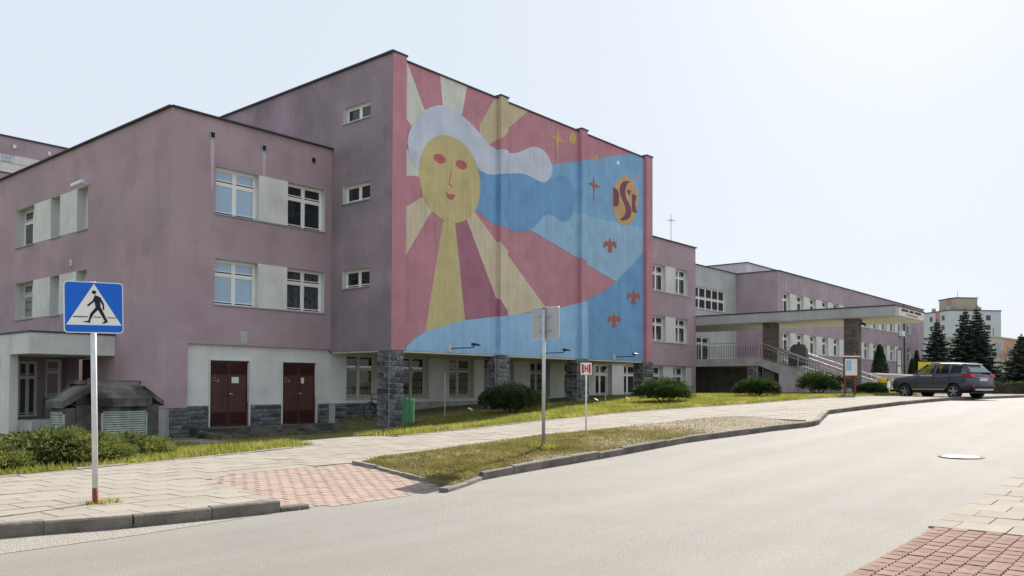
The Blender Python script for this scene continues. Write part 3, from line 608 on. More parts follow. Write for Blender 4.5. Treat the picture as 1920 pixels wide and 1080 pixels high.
MURAL = [
('ray', 'white', [(21.51, 14.08), (22.43, 12.49), (22.48, 12.44), (21.77, 11.65), (21.51, 11.83)]),
('ray', 'white', [(21.51, 10.7), (21.61, 10.65), (22.13, 10.03), (22.39, 9.79), (21.52, 9.66)]),
('ray', 'white', [(23.29, 14.14), (24.9, 14.12), (24.58, 12.77), (23.46, 12.86)]),
('ray', 'sand', [(26.68, 14.11), (27.4, 14.31), (28.99, 14.12), (28.93, 14.08), (27.56, 12.96), (27.03, 12.42), (26.25, 11.92), (25.69, 12.14), (25.69, 12.68)]),
('ray', 'cream', [(21.51, 8.45), (22.39, 9.0), (22.96, 8.55), (22.88, 8.51), (21.51, 6.6)]),
('ray', 'yellow', [(23.57, 8.54), (24.21, 8.65), (24.21, 8.23), (24.83, 4.29), (22.54, 3.66), (23.51, 8.23)]),
('ray', 'plum', [(24.16, 8.58), (24.87, 8.69), (24.87, 8.45), (27.51, 4.63), (24.83, 4.25)]),
('ray', 'cream', [(24.82, 8.62), (25.37, 8.9), (26.71, 7.87), (27.6, 7.28), (30.27, 5.21), (27.51, 4.63), (26.72, 5.43)]),
('sky', 'blue', [(30.09, 11.84), (30.7, 12.0), (33.07, 12.67), (37.86, 14.08), (38.84, 14.1), (38.84, 10.42), (38.82, 8.83), (36.18, 7.02), (33.66, 7.58), (32.91, 7.81), (29.32, 8.62), (29.03, 8.67), (28.25, 8.49), (27.6, 8.44), (26.75, 8.53), (26.14, 8.69), (25.69, 8.96), (25.35, 8.93), (25.25, 9.48), (25.54, 9.69), (25.41, 10.93)]),
('wave', 'deep', [(30.71, 11.33), (31.22, 11.6), (31.86, 11.61), (32.41, 11.27), (32.57, 10.78), (32.46, 10.24), (32.3, 9.85), (31.98, 9.54), (31.65, 9.42), (31.34, 9.44), (30.92, 9.57), (30.46, 9.62), (30.0, 9.42), (29.61, 9.02), (29.12, 8.71), (28.27, 8.46), (27.58, 8.45), (27.0, 8.57), (26.75, 8.53), (26.14, 8.69), (25.69, 8.96), (25.35, 8.93), (25.25, 9.48), (25.54, 9.69), (25.41, 10.93)]),
('sky', 'light', [(32.57, 10.06), (33.76, 10.02), (38.84, 10.17), (38.82, 9.96), (38.82, 8.87), (37.51, 7.85), (36.18, 7.01), (33.66, 7.58), (32.91, 7.81), (29.32, 8.62), (29.17, 8.7), (29.61, 9.02), (30.0, 9.42), (30.46, 9.62), (30.92, 9.57), (31.34, 9.44), (31.65, 9.42), (31.98, 9.54), (32.3, 9.85)]),
('sea', 'deep', [(38.82, 8.83), (36.18, 7.02), (35.05, 6.41), (33.67, 5.89), (33.67, 2.87), (38.82, 2.9)]),
('sea', 'light2', [(21.54, 3.08), (21.97, 3.4), (22.51, 3.68), (23.16, 3.88), (23.78, 4.06), (24.83, 4.3), (26.06, 4.48), (27.51, 4.67), (29.28, 4.94), (31.3, 5.29), (32.64, 5.6), (33.68, 5.86), (33.69, 2.92), (26.73, 2.92), (21.52, 2.93)]),
('cloud', 'lilac', [(21.56, 10.98), (21.61, 11.29), (21.77, 11.63), (22.07, 12.05), (22.45, 12.43), (22.79, 12.65), (23.19, 12.82), (23.49, 12.9), (23.9, 12.91), (24.58, 12.76), (25.08, 12.59), (25.53, 12.36), (25.98, 12.1), (26.26, 11.92), (26.79, 11.81), (27.03, 11.87), (27.57, 11.85), (28.02, 11.95), (28.44, 12.12), (28.87, 12.36), (29.3, 12.52), (29.69, 12.57), (30.09, 12.51), (30.45, 12.28), (30.7, 11.95), (30.74, 11.71), (30.6, 11.37), (30.3, 11.11), (30.0, 11.01), (29.6, 11.02), (29.02, 11.12), (28.45, 11.12), (27.8, 10.99), (26.99, 10.79), (26.47, 10.67), (26.04, 10.65), (25.7, 10.71), (25.53, 10.82), (24.5, 11.05), (22.38, 10.6), (22.16, 10.04), (21.88, 10.16), (21.63, 10.55)]),
('face', 'yellow', [(23.51, 11.71), (23.89, 11.75), (24.27, 11.72), (24.66, 11.62), (25.01, 11.44), (25.29, 11.19), (25.53, 10.84), (25.67, 10.43), (25.72, 10.12), (25.7, 9.72), (25.6, 9.3), (25.37, 8.92), (25.08, 8.62), (24.74, 8.41), (24.41, 8.29), (24.02, 8.23), (23.65, 8.22), (23.33, 8.31), (23.01, 8.44), (22.7, 8.66), (22.44, 8.94), (22.26, 9.32), (22.16, 9.74), (22.17, 10.19), (22.25, 10.53), (22.4, 10.9), (22.63, 11.21), (22.91, 11.44), (23.2, 11.61)]),
('eye', 'red', [(23.62, 10.64), (23.56, 10.58), (23.49, 10.54), (23.39, 10.51), (23.28, 10.5), (23.17, 10.51), (23.08, 10.54), (23.0, 10.58), (22.96, 10.63), (22.94, 10.69), (22.96, 10.75), (23.01, 10.8), (23.09, 10.84), (23.19, 10.87), (23.3, 10.88), (23.4, 10.87), (23.5, 10.85), (23.57, 10.81), (23.62, 10.75), (23.64, 10.7)]),
('eye', 'red', [(24.87, 10.65), (24.82, 10.6), (24.74, 10.55), (24.64, 10.52), (24.53, 10.51), (24.43, 10.52), (24.33, 10.55), (24.26, 10.59), (24.22, 10.64), (24.21, 10.7), (24.23, 10.76), (24.28, 10.81), (24.36, 10.86), (24.46, 10.89), (24.56, 10.9), (24.67, 10.89), (24.76, 10.87), (24.84, 10.83), (24.88, 10.77), (24.89, 10.71)]),
('nose', 'red', [(23.89, 10.43), (23.97, 10.29), (23.87, 9.78), (24.1, 9.7), (24.07, 9.67), (23.8, 9.73), (23.91, 10.24)]),
('mouth', 'red', [(23.64, 9.41), (23.83, 9.36), (24.21, 9.41), (24.15, 9.26), (23.96, 9.13), (23.75, 9.19)]),
('star', 'orange', [(31.11, 13.85), (31.24, 13.4), (31.75, 13.32), (31.2, 13.17), (31.07, 12.38), (30.99, 13.17), (30.34, 13.32), (31.01, 13.38)]),
('dot', 'orange', [(32.62, 13.66), (32.6, 13.56), (32.56, 13.46), (32.49, 13.38), (32.41, 13.31), (32.31, 13.28), (32.22, 13.27), (32.13, 13.29), (32.06, 13.35), (32.02, 13.42), (32.01, 13.52), (32.02, 13.62), (32.06, 13.71), (32.13, 13.8), (32.22, 13.86), (32.31, 13.9), (32.41, 13.91), (32.49, 13.88), (32.56, 13.83), (32.6, 13.75)]),
('dot', 'orange', [(34.5, 13.08), (34.5, 13.03), (34.47, 12.97), (34.44, 12.93), (34.39, 12.89), (34.34, 12.87), (34.29, 12.87), (34.24, 12.89), (34.2, 12.92), (34.18, 12.96), (34.17, 13.01), (34.18, 13.07), (34.2, 13.12), (34.24, 13.17), (34.29, 13.21), (34.34, 13.22), (34.39, 13.23), (34.43, 13.21), (34.47, 13.18), (34.49, 13.14)]),
('dot', 'orange', [(38.47, 12.96), (38.46, 12.92), (38.45, 12.88), (38.42, 12.84), (38.39, 12.82), (38.36, 12.8), (38.32, 12.8), (38.29, 12.82), (38.27, 12.84), (38.25, 12.88), (38.25, 12.92), (38.25, 12.96), (38.27, 13.0), (38.29, 13.04), (38.32, 13.07), (38.36, 13.08), (38.39, 13.08), (38.42, 13.07), (38.45, 13.04), (38.46, 13.0)]),
('star', 'brick', [(34.1, 12.17), (34.22, 11.77), (34.79, 11.68), (34.2, 11.53), (34.12, 10.65), (34.05, 11.56), (33.62, 11.68), (34.02, 11.77)]),
('dot', 'pale', [(36.49, 13.28), (36.48, 13.24), (36.46, 13.21), (36.43, 13.18), (36.39, 13.16), (36.35, 13.14), (36.3, 13.14), (36.26, 13.14), (36.23, 13.16), (36.21, 13.19), (36.21, 13.22), (36.21, 13.25), (36.23, 13.28), (36.26, 13.31), (36.3, 13.34), (36.35, 13.35), (36.39, 13.35), (36.43, 13.35), (36.46, 13.33), (36.48, 13.31)]),
('disc', 'orange', [(38.34, 11.62), (38.3, 11.32), (38.2, 11.02), (38.04, 10.74), (37.84, 10.5), (37.59, 10.31), (37.31, 10.17), (37.03, 10.1), (36.74, 10.08), (36.47, 10.14), (36.24, 10.25), (36.04, 10.43), (35.89, 10.64), (35.8, 10.89), (35.77, 11.17), (35.8, 11.46), (35.89, 11.74), (36.04, 12.01), (36.23, 12.25), (36.47, 12.45), (36.74, 12.6), (37.02, 12.68), (37.31, 12.71), (37.59, 12.66), (37.83, 12.56), (38.04, 12.39), (38.2, 12.17), (38.3, 11.91)]),
('letter', 'maroon', [(35.86, 11.88), (36.2, 11.85), (36.4, 11.73), (36.42, 11.58), (36.42, 11.14), (36.31, 10.99), (36.06, 10.89), (35.88, 10.9)]),
('letter', 'maroon', [(37.61, 12.52), (37.17, 12.45), (36.82, 12.36), (36.57, 12.14), (36.47, 11.87), (36.54, 11.6), (36.77, 11.36), (36.97, 11.14), (37.07, 10.94), (37.03, 10.71), (36.85, 10.5), (36.44, 10.26), (36.82, 10.29), (37.23, 10.4), (37.49, 10.57), (37.63, 10.84), (37.61, 11.09), (37.4, 11.31), (37.17, 11.49), (37.05, 11.72), (37.04, 11.97), (37.17, 12.25), (37.4, 12.42)]),
('letter', 'maroon', [(37.68, 11.87), (38.2, 11.85), (37.99, 11.41), (38.22, 10.91), (37.68, 10.91)]),
('heart', 'maroon', [(37.2, 11.98), (37.31, 12.06), (37.41, 11.99), (37.52, 12.06), (37.58, 11.98), (37.42, 11.73), (37.26, 11.82)]),
('bird', 'brick', [(35.59, 9.25), (35.67, 9.09), (35.75, 9.02), (35.97, 9.11), (36.16, 9.04), (36.21, 8.9), (36.13, 8.73), (35.94, 8.83), (35.75, 8.84), (35.78, 8.66), (35.83, 8.53), (35.59, 8.44), (35.37, 8.47), (35.43, 8.66), (35.4, 8.8), (35.21, 8.73), (35.03, 8.61), (34.98, 8.75), (35.03, 8.9), (35.21, 9.0), (35.43, 8.97), (35.51, 9.07)]),
('bird', 'brick', [(37.86, 6.8), (37.95, 6.64), (38.03, 6.55), (38.27, 6.63), (38.48, 6.56), (38.54, 6.4), (38.45, 6.24), (38.24, 6.35), (38.03, 6.36), (38.06, 6.18), (38.12, 6.04), (37.86, 5.96), (37.63, 6.0), (37.68, 6.19), (37.66, 6.35), (37.45, 6.28), (37.25, 6.16), (37.2, 6.31), (37.25, 6.47), (37.45, 6.56), (37.68, 6.52), (37.77, 6.62)]),
('bird', 'brick', [(35.99, 5.43), (36.07, 5.27), (36.16, 5.19), (36.38, 5.26), (36.57, 5.18), (36.63, 5.03), (36.54, 4.88), (36.35, 4.99), (36.16, 5.0), (36.18, 4.82), (36.24, 4.69), (35.99, 4.62), (35.78, 4.67), (35.83, 4.85), (35.8, 5.0), (35.61, 4.94), (35.43, 4.82), (35.37, 4.97), (35.43, 5.12), (35.61, 5.21), (35.83, 5.16), (35.91, 5.26)]),
]
def tris(P):
    V = [Vector((p[0], p[1], 0)) for p in P]
    for t in tessellate_polygon([V]): yield [P[i] for i in t]
for i, (nm, colr, P_) in enumerate(MURAL):
    mb = MB(); off = .003+.0007*i
    for t in tris(P_):
        for lo, hi, yy in [(21.33,26.81,YW),(27.30,32.82,YW),(33.33,38.92,YW)]+[(a, b, YP) for a, b in PX[1:3]]:
            q = clip(t, lo, hi, MBZ+.002, MT if yy == YW else 14.14)
            if len(q) >= 3: mb.face(*[(x, yy-off, z) for x, z in q])
    for xe, sg in ((26.81,-1),(27.30,1),(32.82,-1),(33.33,1)):     # paint carried round the pilaster sides
        for t in tris(P_):
            zs_ = []
            for j in range(3):
                a, b = t[j-1], t[j]
                if (a[0]-xe)*(b[0]-xe) < 0: zs_.append(a[1]+(b[1]-a[1])*(xe-a[0])/(b[0]-a[0]))
            if len(zs_) == 2:
                z0, z1 = max(min(zs_), MBZ+.002), min(max(zs_), MT); x = xe+sg*off
                if z1 > z0: mb.face((x,YP-off,z0),(x,YW,z0),(x,YW,z1),(x,YP-off,z1))
    if mb.f: mb.obj('painted_'+nm, MM[colr], mu, fix=False)
for i, (a, b) in enumerate(PX):                          # granite pillars of the arcade
    c = (a+b)/2+(.0 if i else -.02); wd = .64 if i == 0 else .8; g0 = zb(c)-.25
    p_ = wobj(MB().box(c-wd/2+.02, c+wd/2-.02, YP+.03, YP+.78, g0, MBZ-.01), 'pillar', M['mortar'], T)
    stone_run(T, p_, 'F', YP+.02, c-wd/2, c+wd/2, g0, MBZ-.01, .12, 31+i, .2)
    stone_run(T, p_, 'L', c-wd/2+.01, YP+.15, YP+.80, g0, MBZ-.01, .12, 51+i, .2)
for x in (23.93, 30.01, 35.98):                          # floodlights
    b_ = wobj(MB().box(x-.1, x+.06, YW-.07, YW, 2.96, 3.2), 'floodlight', M['cream'], T)
    MB().path([(x,YW-.05,3.1),(x+.35,YW-.95,3.12),(x+.38,YW-1.02,3.2)], .022).obj('arm', M['black'], b_)
    MB().prism([(-.2,-.1),(.2,-.1),(.14,.1),(-.14,.1)], lambda u, v_: (x+.40+u, YW-1.05+v_, 3.2), lambda u, v_: (x+.40+u*.9, YW-1.05+v_, 3.28+v_*.3)).obj('lamp_head', M['black'], b_)
# ---- ground floor behind the arcade and the block beyond it
Bk = thing('classroom_block', 'mauve three storey classroom block joining the mural block', 'building', (39.52,27.1,1.0))
wobj(facade(FF(27.14), 20.62, 51.39, .86, 3.1, [(21.55+3*i, 23.25+3*i, *SL[0]) for i in range(10)]), 'ground_floor_wall', M['white'], Bk)
pl = wobj(MB().box(20.7, 51.3, 27.17, 27.3, -.2, .86), 'plinth', M['conc2'], Bk)
stone_run(Bk, pl, 'F', 27.14, 21.0, 24.2, .05, .85, .1, 71, .16, out=.02)
for i in range(10):
    window(Bk, 'F', 27.14, 21.55+3*i, 23.25+3*i, *SL[0], glass='gcurt' if i in (2,3) else 'gdark', rd=.3, grille=i < 6, fm='cream' if i < 6 else 'frame', rm='cream' if i < 6 else 'white')
bops = [(45.6+3*i, 47.3+3*i, *SL[s]) for s in (1,2) for i in range(2)]
wm = facade(FF(27), 39.5, 51.39, 2.95, ROOF, bops); k = len(wm.v)
wm.box(51.05, 51.39, 27.001, 27.4, .3, 2.95).box(39.6, 51.385, 27.9, 40, .3, ROOF-.01)
wobj(wm, 'wall', M['purple'], Bk)
for s in (1,2):
    for i in range(2): window(Bk, 'F', 27, 45.6+3*i, 47.3+3*i, *SL[s])
    wobj(MB().box(47.3, 48.6, 26.985, 26.998, SL[s][0], SL[s][1]), 'spandrel_panel', M['white'], Bk)
    wobj(MB().box(45.5, 50.6, 26.93, 27.0, SL[s][0]-.05, SL[s][0]-.037), 'string_sill', M['frame'], Bk)
flashing(Bk, [(39.5,26.97,ROOF),(51.42,26.97,ROOF),(51.42,40,ROOF)])
for x in (47.0, 50.0): wobj(MB().box(x-.1, x+.1, 26.975, 27.02, 10.2, 10.45), 'vent', M['zinc'], Bk)
an = MB().tube((49.8,28,ROOF),(49.8,28,ROOF+2.2),.022).tube((49.5,28,ROOF+1.85),(50.1,28,ROOF+1.75),.01)
for i in range(5): an.tube((49.52+.13*i,27.75,ROOF+1.8),(49.52+.13*i,28.25,ROOF+1.8),.008)
wobj(an, 'antenna', M['zinc'], Bk)
# ---- entrance link
K = thing('entrance_link', 'grey rendered entrance link with tall gridded glazing', 'building', (58,30.6,1.1))
wobj(facade(FF(30.6), 51.39, 65.47, 1.0, ROOF, [(52.4,63.4,7.65,9.42),(53.0,57.2,3.45,5.7),(58.4,60.6,3.45,5.5)]), 'wall', M['grey'], K)
wobj(MB().face((51.39,30.6,ROOF),(65.47,30.6,ROOF),(65.47,44,ROOF),(51.39,44,ROOF)), 'roof', M['flash'], K)
window(K, 'F', 30.6, 52.4, 63.4, 7.65, 9.42, cols=10, tr=.5, rd=.12, simple=True)
window(K, 'F', 30.6, 53.0, 57.2, 3.45, 5.7, cols=4, tr=.72, rd=.12, sill=False, simple=True, name='entrance_door')
window(K, 'F', 30.6, 58.4, 60.6, 3.45, 5.5, cols=2, tr=.72, rd=.12, sill=False, simple=True)
flashing(K, [(51.4,30.57,ROOF),(65.47,30.57,ROOF)])
wobj(MB().box(53.6, 54.1, 30.55, 30.59, 4.6, 5.3).box(57.35, 57.8, 30.55, 30.59, 4.5, 5.0), 'notice', M['paper'], K)
ph = wobj(MB().box(73.3, 92, 33.2, 44, ROOF, 13.2), 'plant_room', M['grey'], K); MB().box(73.2, 92.1, 33.1, 44.1, 13.2, 13.28).obj('roof_flashing', M['flash'], ph)
# ---- long wing
Wg = thing('long_wing', 'long mauve two storey wing with bands of white panelled windows', 'building', (65.47,27,1.1))
wx = [66.35+3*i for i in range(12)]; wops = [(a, a+1.7, *SL[s]) for s in (1,2) for a in wx]+[(103.1,104.8,*SL[s]) for s in (1,2)]
wm = facade(FF(27), 65.47, 110.3, .9, ROOF, wops)
wm.face((65.47,27,.9),(65.47,44,.9),(65.47,44,ROOF),(65.47,27,ROOF)).face((65.47,27,ROOF),(110.3,27,ROOF),(110.3,44,ROOF),(65.47,44,ROOF)).face((110.3,27,.9),(110.3,44,.9),(110.3,44,ROOF),(110.3,27,ROOF)).face((65.47,44,.9),(110.3,44,.9),(110.3,44,ROOF),(65.47,44,ROOF))
wobj(wm, 'wall', M['purple2'], Wg)
for s in (1,2):
    for a in wx+[103.1]: window(Wg, 'F', 27, a, a+1.7, *SL[s], simple=True)
    for a in wx[:-1]: wobj(MB().box(a+1.7, a+3, 26.985, 26.998, SL[s][0], SL[s][1]), 'spandrel_panel', M['white'], Wg)
    wobj(MB().box(66.2, 101.2, 26.92, 26.985, SL[s][0]-.06, SL[s][0]-.036), 'string_sill', M['frame'], Wg)
flashing(Wg, [(65.44,44,ROOF),(65.44,26.97,ROOF),(110.3,26.97,ROOF)])
wobj(MB().tube((101.6,26.93,1.1),(101.6,26.93,ROOF),.07), 'downpipe', M['flash'], Wg)
wobj(MB().box(99.6, 100.6, 26.6, 26.95, 7.35, 7.95), 'air_conditioner', M['frame'], Wg)
for i, x in enumerate((67.2,71.4,76.5,80.6,86.,90.5,96.)): MB().prism([(x-.1,10.2),(x+.1,10.2),(x+.07,9.5+.1*(i%3)),(x-.05,9.45)], lambda u, v2: (u, 26.9965, v2), lambda u, v2: (u, 26.999, v2)).obj('rain_streak', M['streakm'], wobj(MB().box(x-.12, x+.12, 26.975, 27.02, 10.2, 10.5), 'vent', M['zinc'], Wg))
# ---- entrance canopy on granite pillars
Cn = thing('entrance_canopy', 'deep flat grey entrance canopy with lettering carried on stone pillars', 'canopy', (51.4,14.1,1.1))
cf = wobj(MB().box(51.4, 57.8, 14.1, 30.5, 5.78, 6.36), 'roof', M['grey'], Cn)
MB().box(51.36, 57.84, 14.06, 30.5, 6.36, 6.43).obj('roof_flashing', M['flash'], cf)
MB().box(51.5, 57.7, 14.2, 30.4, 5.74, 5.779).obj('soffit', M['cream'], cf)
sp = MB().box(51.9, 57.6, 14.06, 14.098, 5.84, 6.32); sb = sp.obj('sign_board', M['white'], cf)
lt = MB(); rr = random.Random(4); x = 52.5
for wlen in (8,5,8):                                     # lettering, too blurred in the photo to read
    for _ in range(wlen):
        lt.box(x, x+.035, 14.045, 14.058, 6.12, 6.27).box(x+.09, x+.125, 14.045, 14.058, 6.12, 6.27)
        z = rr.choice((6.12,6.18,6.24)); lt.box(x+.035, x+.09, 14.045, 14.058, z, z+.03); x += .185
    x += .22
x = 53.4
for wlen in (2,6,8):
    for _ in range(wlen): lt.box(x, x+.03, 14.045, 14.058, 5.92, 6.02).box(x+.03, x+.085, 14.045, 14.058, 5.92, 5.945); x += .15
    x += .12
lt.obj('lettering', M['redwood'], sb)
for j, (cx, cy) in enumerate(((52.0,16.75),(52.2,22.0))):
    p_ = wobj(MB().box(cx-.38, cx+.38, cy-.38, cy+.38, .8, 5.76), 'pillar', M['mortarb'], Cn)
    stone_run(Cn, p_, 'F', cy-.39, cx-.40, cx+.40, .9 if j == 0 else 3.45, 5.75, .1, 91+j, .16, blk=BLKB); stone_run(Cn, p_, 'L', cx-.40, cy-.30, cy+.40, .9 if j == 0 else 3.45, 5.75, .1, 95+j, .16, blk=BLKB)
wobj(MB().box(52.55, 52.75, 16.4, 16.6, 5.45, 5.74).tube((52.65,16.4,5.5),(52.75,16.2,5.42),.07), 'camera_housing', M['black'], Cn)
# ---- entrance stairs
St = thing('entrance_stairs', 'raised concrete landing and broad stairs with tan railings under the canopy', 'stairs', (51.4,18,1.1))
LZ = 3.45
wobj(MB().box(51.4, 57.8, 22.46, 30.59, LZ-.5, LZ), 'landing', M['conc2'], St)
NS = 13; y0_, y1_, zend = 22.46, 16.3, 1.16
for i in range(NS):
    ya = y0_-(y0_-y1_)*i/NS; yb = y0_-(y0_-y1_)*(i+1)/NS; z = LZ-(LZ-zend)*(i+1)/(NS+1); wobj(MB().box(51.62, 55.4, yb, ya, z-.2, z), 'step', M['conc2'], St)
for x in (51.4, 55.4): wobj(MB().prism([(y0_,LZ-.5),(y0_,LZ),(y1_,zend+.18),(y1_,zend-.2),(y1_+1.2,zend-.2)], lambda u, v_: (x, u, v_), lambda u, v_: (x+.2, u, v_)), 'stringer', M['conc2'], St)
p_ = wobj(MB().box(51.5, 52.2, 22.6, 23.3, .8, LZ-.5), 'support_pillar', M['mortar'], St); stone_run(St, p_, 'F', 22.58, 51.5, 52.2, .9, LZ-.5, .1, 99, .2); stone_run(St, p_, 'L', 51.48, 22.65, 23.3, .9, LZ-.5, .1, 98, .2)
def slope(y): return LZ-(LZ-zend)*(y0_-y)/(y0_-y1_) if y < y0_ else LZ
for x in (51.42,):
    ry = frange(26.8, 22.5, 1.08)+[21.2,19.9,18.6,17.4,16.4]
    for y in ry: wobj(MB().tube((x,y,slope(y)-.3),(x,y,slope(y)+1.02),.042), 'railing_post', M['tan'], St)
    h = MB()
    for dz, r_ in ((1.02,.03),(.8,.015),(.12,.015)): h.path([(x,26.9,LZ+dz),(x,22.46,LZ+dz),(x,16.2,slope(16.2)+dz)], r_)
    wobj(h, 'handrail', M['tan'], St); bl = MB(); y = 26.8
    while y > 16.3: bl.tube((x,y,slope(y)+.12),(x,y,slope(y)+.8),.017,n=4); y -= .17
    wobj(bl, 'baluster_infill', M['flash'], St)
lf = wobj(MB().tube((53.3,22.2,LZ+.75),(53.3,15.6,zend+.52),.10,n=4).tube((53.3,22.2,LZ+.5),(53.3,15.6,zend+.27),.05,n=4), 'lift_rail', M['steel'], St)
for y in frange(22, 16.3, 1.1): MB().box(53.25, 53.35, y-.05, y+.05, slope(y)-.2, slope(y)+.66).obj('post', M['black'], lf)
h = MB()
for dz in (.95, .65): h.path([(55.5,22.4,LZ+dz),(55.5,16.0,zend+dz)], .035)
for y in frange(22.2, 16.3, 1.2): h.tube((55.5,y,slope(y)-.1),(55.5,y,slope(y)+.95),.025)
wobj(h, 'side_handrail', M['steel'], St)
sd_ = tag(MB().prism([(-.55,0),(.55,0),(.62,.7),(.45,1.25),(.25,1.42),(-.3,1.42),(-.5,1.1),(-.6,.5)], lambda u, v_: (53.9, 20.9+u, LZ-.47+v_), lambda u, v_: (54.5, 20.9+u*.9, LZ-.47+v_)).obj('stair_lift_platform', M['cover']), 'folded stair lift platform under a grey tarpaulin cover at the stair top', 'stair lift')
# under the landing
wobj(MB().box(51.4, 65.4, 30.5, 30.58, .9, LZ-.5), 'undercroft_wall', M['purple'], St)
wobj(MB().box(57.6, 57.78, 25.5, 30.5, .9, LZ-.5), 'undercroft_sun_blocker', M['conc2'], St)  # wall added to keep sun out from under the landing
wobj(MB().box(53.4, 54.3, 30.42, 30.49, .9, 2.9).box(55.4,56.2,30.42,30.49,.9,2.9), 'undercroft_panel', M['white'], St)
# ---------------------------------------------------------------- concrete ventilation shaft
V = thing('ventilation_shaft', 'weathered concrete ventilation shaft with sloped hoods over louvered openings', 'vent shaft', (11.2,25.3,-.2))
bx_, by_, bz_ = (10.0,12.4), (24.7,26.6), -.25
wobj(MB().box(bx_[0], bx_[1], by_[0], by_[1], bz_, 1.0), 'body', M['concrete'], V)
wobj(MB().box(10.42, 11.82, 24.2, 24.7, bz_, .98), 'front_bay', M['concrete'], V)
wobj(MB().box(9.72, 10.0, 24.75, 25.75, bz_, .92), 'side_bay', M['concrete'], V)
def hood(P0, P1, th, name='hood'):                # sloped slab between eave edge P0 and ridge edge P1
    a, b = [Vector(p) for p in P0]; c, d = [Vector(p) for p in P1]; n_ = (b-a).cross(d-a).normalized()
    if n_.z < 0: n_ = -n_
    mb = MB(); q = [a, b, d, c]; mb.v = [tuple(p) for p in q]+[tuple(p-Vector((0,0,th))) for p in q]
    mb.f = [(0,1,2,3),(7,6,5,4),(0,4,5,1),(1,5,6,2),(2,6,7,3),(3,7,4,0)]; return wobj(mb, name, M['concrete'], V)
hood(((10.36,24.05,1.2),(11.88,24.05,1.2)), ((10.36,25.0,1.68),(11.88,25.0,1.68)), .24)
hood(((9.6,24.65,1.12),(9.6,25.85,1.12)), ((10.5,24.65,1.66),(10.5,25.85,1.66)), .20)
hood(((12.62,24.8,1.1),(12.62,26.3,1.1)), ((12.0,24.8,1.55),(12.0,26.3,1.55)), .16)
hood(((10.36,27.0,1.2),(11.88,27.0,1.2)), ((10.36,26.1,1.68),(11.88,26.1,1.68)), .24)
wobj(MB().box(10.3, 12.0, 25.0, 26.1, 1.60, 1.72), 'cap_slab', M['concrete'], V)
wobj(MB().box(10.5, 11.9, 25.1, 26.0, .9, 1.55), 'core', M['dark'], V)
def louv(fr, u0, u1, z0, z1):
    f = MB(); o_ = []
    for a, b, c, d in ((u0,u0+.035,z0,z1),(u1-.035,u1,z0,z1),(u0,u1,z1-.04,z1)):
        p, q = fr(a,-.02,c), fr(b,.03,d); f.box(min(p[0],q[0]), max(p[0],q[0]), min(p[1],q[1]), max(p[1],q[1]), c, d)
    r_ = wobj(f, 'louver_frame', M['louver'], V); z = z0+.01
    p, q = fr(u0+.035,.028,z0), fr(u1-.035,.03,z1); MB().box(min(p[0],q[0]), max(p[0],q[0])+.001, min(p[1],q[1]), max(p[1],q[1])+.001, z0, z1).obj('backing', M['dark'], r_)
    while z < z1-.07:
        MB().face(fr(u0+.035,-.012,z), fr(u1-.035,-.012,z), fr(u1-.035,.025,z+.05), fr(u0+.035,.025,z+.05)).obj('slat', M['louver'], r_, fix=False); z += .066
louv(lambda u, d, z: (u, 24.17+d, z), 10.46, 11.78, -.15, .82)
louv(lambda u, d, z: (9.69+d, u, z), 24.78, 25.7, -.15, .80)

# ---------------------------------------------------------------- signs
def rrect(w_, h_, r, n=5):
    P = []
    for cx, cy, a0 in ((w_/2-r,h_/2-r,0),(-w_/2+r,h_/2-r,90),(-w_/2+r,-h_/2+r,180),(w_/2-r,-h_/2+r,270)):
        for i in range(n+1): t = math.radians(a0+90*i/n); P.append((cx+r*math.cos(t), cy+r*math.sin(t)))
    return P
def plate(mb, P, y0, y1, zc=0): return mb.prism(P, lambda u, v_: (u, y0, zc+v_), lambda u, v_: (u, y1, zc+v_))
sx, sy = 4.46, 10.42; sz = zt(sx, sy)
S1 = thing('pedestrian_crossing_sign', 'blue square pedestrian crossing sign on a white pole with rusty foot', 'road sign', (sx,sy,sz), math.radians(-13))
S1.rotation_euler[1] = math.radians(-1.3)
MB().tube((0,.05,.18),(0,.05,2.72),.034,n=12).obj('pole', M['wpole'], S1, True); MB().tube((0,.05,-.15),(0,.05,.19),.0355,n=12).obj('rusty_foot', M['rust'], S1, True)
rim = plate(MB(), rrect(.66,.625,.045), -.006, .012, 2.40).obj('sign_rim', M['signwhite'], S1)
plate(MB(), rrect(.637,.602,.037), -.010, -.0065, 2.40).obj('blue_field', M['signblue'], rim)
plate(MB(), [(-.307,-.216),(.307,-.216),(.0,.29)], -.0135, -.0105, 2.40).obj('white_triangle', M['signwhite'], rim)
fig = MB(); C_ = lambda P: [((u-700)/1000*.715, (588-v_)/1000*.735) for u, v_ in P]
for P in ([(715,378),(800,418),(852,520),(860,618),(835,628),(828,540),(795,485),(798,560),(812,630),(760,628),(690,700),(640,800),(635,848),(530,832),(540,822),(605,815),(640,690),(722,585),(705,490),(605,580),(590,552),(672,480)],
          [(757,622),(812,600),(875,740),(915,825),(850,855),(818,850),(862,812),(825,745)], [(700+34*math.cos(t*.45), 336+32*math.sin(t*.45)) for t in range(14)],
          [(380,740),(600,740),(597,755),(376,755)], [(690,741),(806,745),(806,757),(690,754)], [(905,748),(1040,750),(1046,763),(900,760)]): plate(fig, C_(P), -.0165, -.014, 2.40)
fig.obj('walking_figure', M['black'], rim)
def bracket(root, z, y):
    b = MB().box(-.13, .13, y-.012, y+.012, z-.014, z+.014); b.obj('clamp', M['zinc'], root); MB().tube((-.13,y-.03,z),(-.13,y+.01,z),.014).tube((.13,y-.03,z),(.13,y+.01,z),.014).obj('bolt', M['zinc'], root)
sx, sy = 13.29, 10.4; sz = zv(sx, sy)
